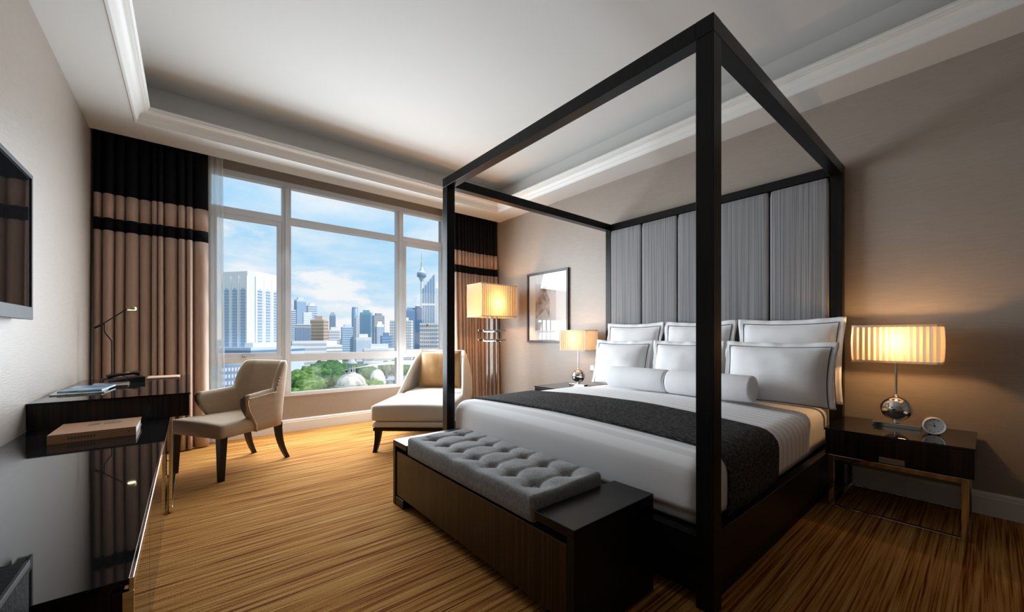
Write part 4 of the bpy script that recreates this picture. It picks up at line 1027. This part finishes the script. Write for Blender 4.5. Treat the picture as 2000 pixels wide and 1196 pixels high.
# domes of the old station
def domed(label, x, y, base, top, r, lant, m):
    t = thing('domed_turret', label, 'dome', (x, y, GZ), 0, 'old station domes')
    z0 = base - GZ; h = top - base; bm = bmn()
    lathe(bm, [(r * math.cos(PI / 2 * i / 10) + 0.05, z0 + h * math.sin(PI / 2 * i / 10)) for i in range(11)], n=32); obj('dome', bm, m, t, smooth='all')
    bm = bmn(); lathe(bm, [(r * 1.0, 0), (r * 1.0, z0 - 0.6), (r * 1.14, z0 - 0.5), (r * 1.14, z0)], n=24); obj('drum', bm, m, t, smooth=30)
    if lant:
        z1 = z0 + h - 0.1; rr = r * 0.24
        for i in range(8): a = 2 * PI * i / 8; obj('lantern_column', B(rr * math.cos(a) - 0.09, rr * math.cos(a) + 0.09, rr * math.sin(a) - 0.09, rr * math.sin(a) + 0.09, z1, z1 + lant * 0.6), CG, t)
        bm = bmn(); lathe(bm, [(rr * 1.7, z1 + lant * 0.6), (rr * 1.7, z1 + lant * 0.66), (rr * 1.1, z1 + lant * 0.75), (rr * 0.8, z1 + lant * 0.9), (0.08, z1 + lant)], n=20); obj('lantern_cap', bm, CG, t, smooth=40)
        bm = bmn(); lathe(bm, [(rr * 1.3, z1 - 0.1), (rr * 1.3, z1 + 0.25)], n=20); obj('lantern_base', bm, m, t)
    else:
        bm = bmn(); lathe(bm, [(0.12, z0 + h), (0.05, z0 + h + 2.2)], n=8); obj('finial', bm, CG, t)
M['dome'] = mat('weathered_dome', (0.60, 0.58, 0.55), 0.8, vary=((0.5, 0.5, 0.35), (0.26, 0.23, 0.21), 0.5, 0.72))
domed('weathered pale dome topped with an open column lantern', 35, 113.9, -12.6, -9.2, 3.75, 4.4, M['dome'])
domed('small white dome right of the weathered dome', 48, 129.1, -14.1, -10.0, 2.4, 0, CWW)
# station roofs
def roof_sheet(label, p0, p1, half, z, rise, m):
    t = thing('station_roof', label, 'roof', (p0[0], p0[1], GZ), 0, 'curved station roofs')
    d = Vector((p1[0] - p0[0], p1[1] - p0[1])); L = d.length; d.normalize(); nn = Vector((-d.y, d.x)); bm = bmn(); rings = []
    for i in range(13):
        f = i / 12; zz = z - GZ + rise * math.sin(PI * f); c = d * (L * f); rings.append([(c.x + nn.x * s * half, c.y + nn.y * s * half, zz - (0.25 if k_ else 0)) for s, k_ in ((-1, 0), (1, 0), (1, 1), (-1, 1))])
    loft(bm, rings); obj('roof_shell', bm, m, t, smooth=40)
    for f in (0.1, 0.35, 0.65, 0.9):
        c = d * (L * f); obj('column', B(c.x - 0.4, c.x + 0.4, c.y - 0.4, c.y + 0.4, 0, z - GZ + rise * math.sin(PI * f) - 0.2), CG, t)
roof_sheet('white curved station roof right of the trees', (52, 178), (92, 146), 12, -13.6, 3.4, CWW)
roof_sheet('violet grey station roof behind the small dome', (58, 146), (96, 122), 7, -15.0, 0.8, CVI)
roof_sheet('pale flat station roof nearest the right sash', (66, 118), (88, 104), 4, -15.5, 0.6, CW)
roof_sheet('violet grey station roof farthest right', (92, 170), (140, 140), 8, -15.0, 0.8, CVI)
# trees
M['leaf'] = mat('leafy_canopy', (0.035, 0.105, 0.022), 0.8, vary=((0.9, 0.9, 1.2), (0.17, 0.29, 0.05), 0.38, 0.66), bump=((2.5, 2.5, 2.5), 1.0))
M['leaf2'] = mat('dark_leafy_canopy', (0.018, 0.072, 0.022), 0.8, vary=((0.9, 0.9, 1.2), (0.085, 0.20, 0.055), 0.38, 0.66), bump=((2.5, 2.5, 2.5), 1.0))
M['bark'] = mat('tree_bark', (0.10, 0.08, 0.06), 0.9)
def tree(label, x, y, top, r, seed, m, proto=None):
    rnd = random.Random(seed); t = thing('tree', label, 'tree', (x, y, GZ), 0, 'trees of the park outside'); H = top - GZ; bm = bmn()
    for i in range(11):
        a = rnd.uniform(0, 2 * PI); q = r * math.sqrt(rnd.uniform(0, 1)) * 0.8; rb = r * rnd.uniform(0.34, 0.5); zz = H - rb - (q / r) ** 2 * r * 0.45 - rnd.uniform(0, 0.15) * r
        res = bmesh.ops.create_icosphere(bm, subdivisions=3, radius=rb, matrix=Matrix.Translation((q * math.cos(a), q * math.sin(a), zz)))
        for v in res['verts']:
            k_ = noise.noise(v.co * 0.55 + Vector((seed, 0, 0))) * 0.9 + noise.noise(v.co * 1.5) * 0.8 + noise.noise(v.co * 3.7) * 0.4
            v.co += (v.co - Vector((q * math.cos(a), q * math.sin(a), zz))).normalized() * k_
    obj('crown', bm, m, t, smooth='all')
    bm = bmn(); lathe(bm, [(0.7, 0), (0.45, H - r * 0.8)], n=8); obj('trunk', bm, M['bark'], t)
TR = [(24.8, 135.4, -9.2, 8, 'leafy tree nearest the left mullion in the middle pane', 'leaf'), (31, 146, -8.6, 8, 'broad leafy tree in the park, second from the left mullion', 'leaf'),
      (37, 156, -8.8, 8, 'leafy tree behind the weathered dome, to its left', 'leaf2'), (37.3, 138, -10.0, 6.5, 'dark leafy tree just left of the lantern dome', 'leaf2'), (61.3, 209, -12.0, 9, 'far tree behind the lantern dome', 'leaf'),
      (66, 198, -12.5, 9, 'far tree right of the lantern', 'leaf2'), (19.9, 100.4, -10.6, 5.5, 'bright green tree low in the middle pane by the mullion', 'leaf'), (27.2, 107.4, -11.8, 5.5, 'low tree in front, left of the weathered dome', 'leaf2'),
      (42.5, 121, -11.8, 3.8, 'tree squeezed between the two domes', 'leaf'), (47, 186, -9.0, 9, 'far tree at the back of the park', 'leaf2'), (7.3, 98, -10.6, 5, 'tree seen past the chair under the left sash', 'leaf'),
      (13, 118, -10.2, 6, 'tree behind the chair back beside the left mullion', 'leaf'), (98, 236, -13.0, 9, 'tree in front of the station roofs, far right of the park', 'leaf2')]
for i, (x, y, tp_, r, lb, m) in enumerate(TR): tree(lb, x, y, tp_, r, i + 1, M[m])
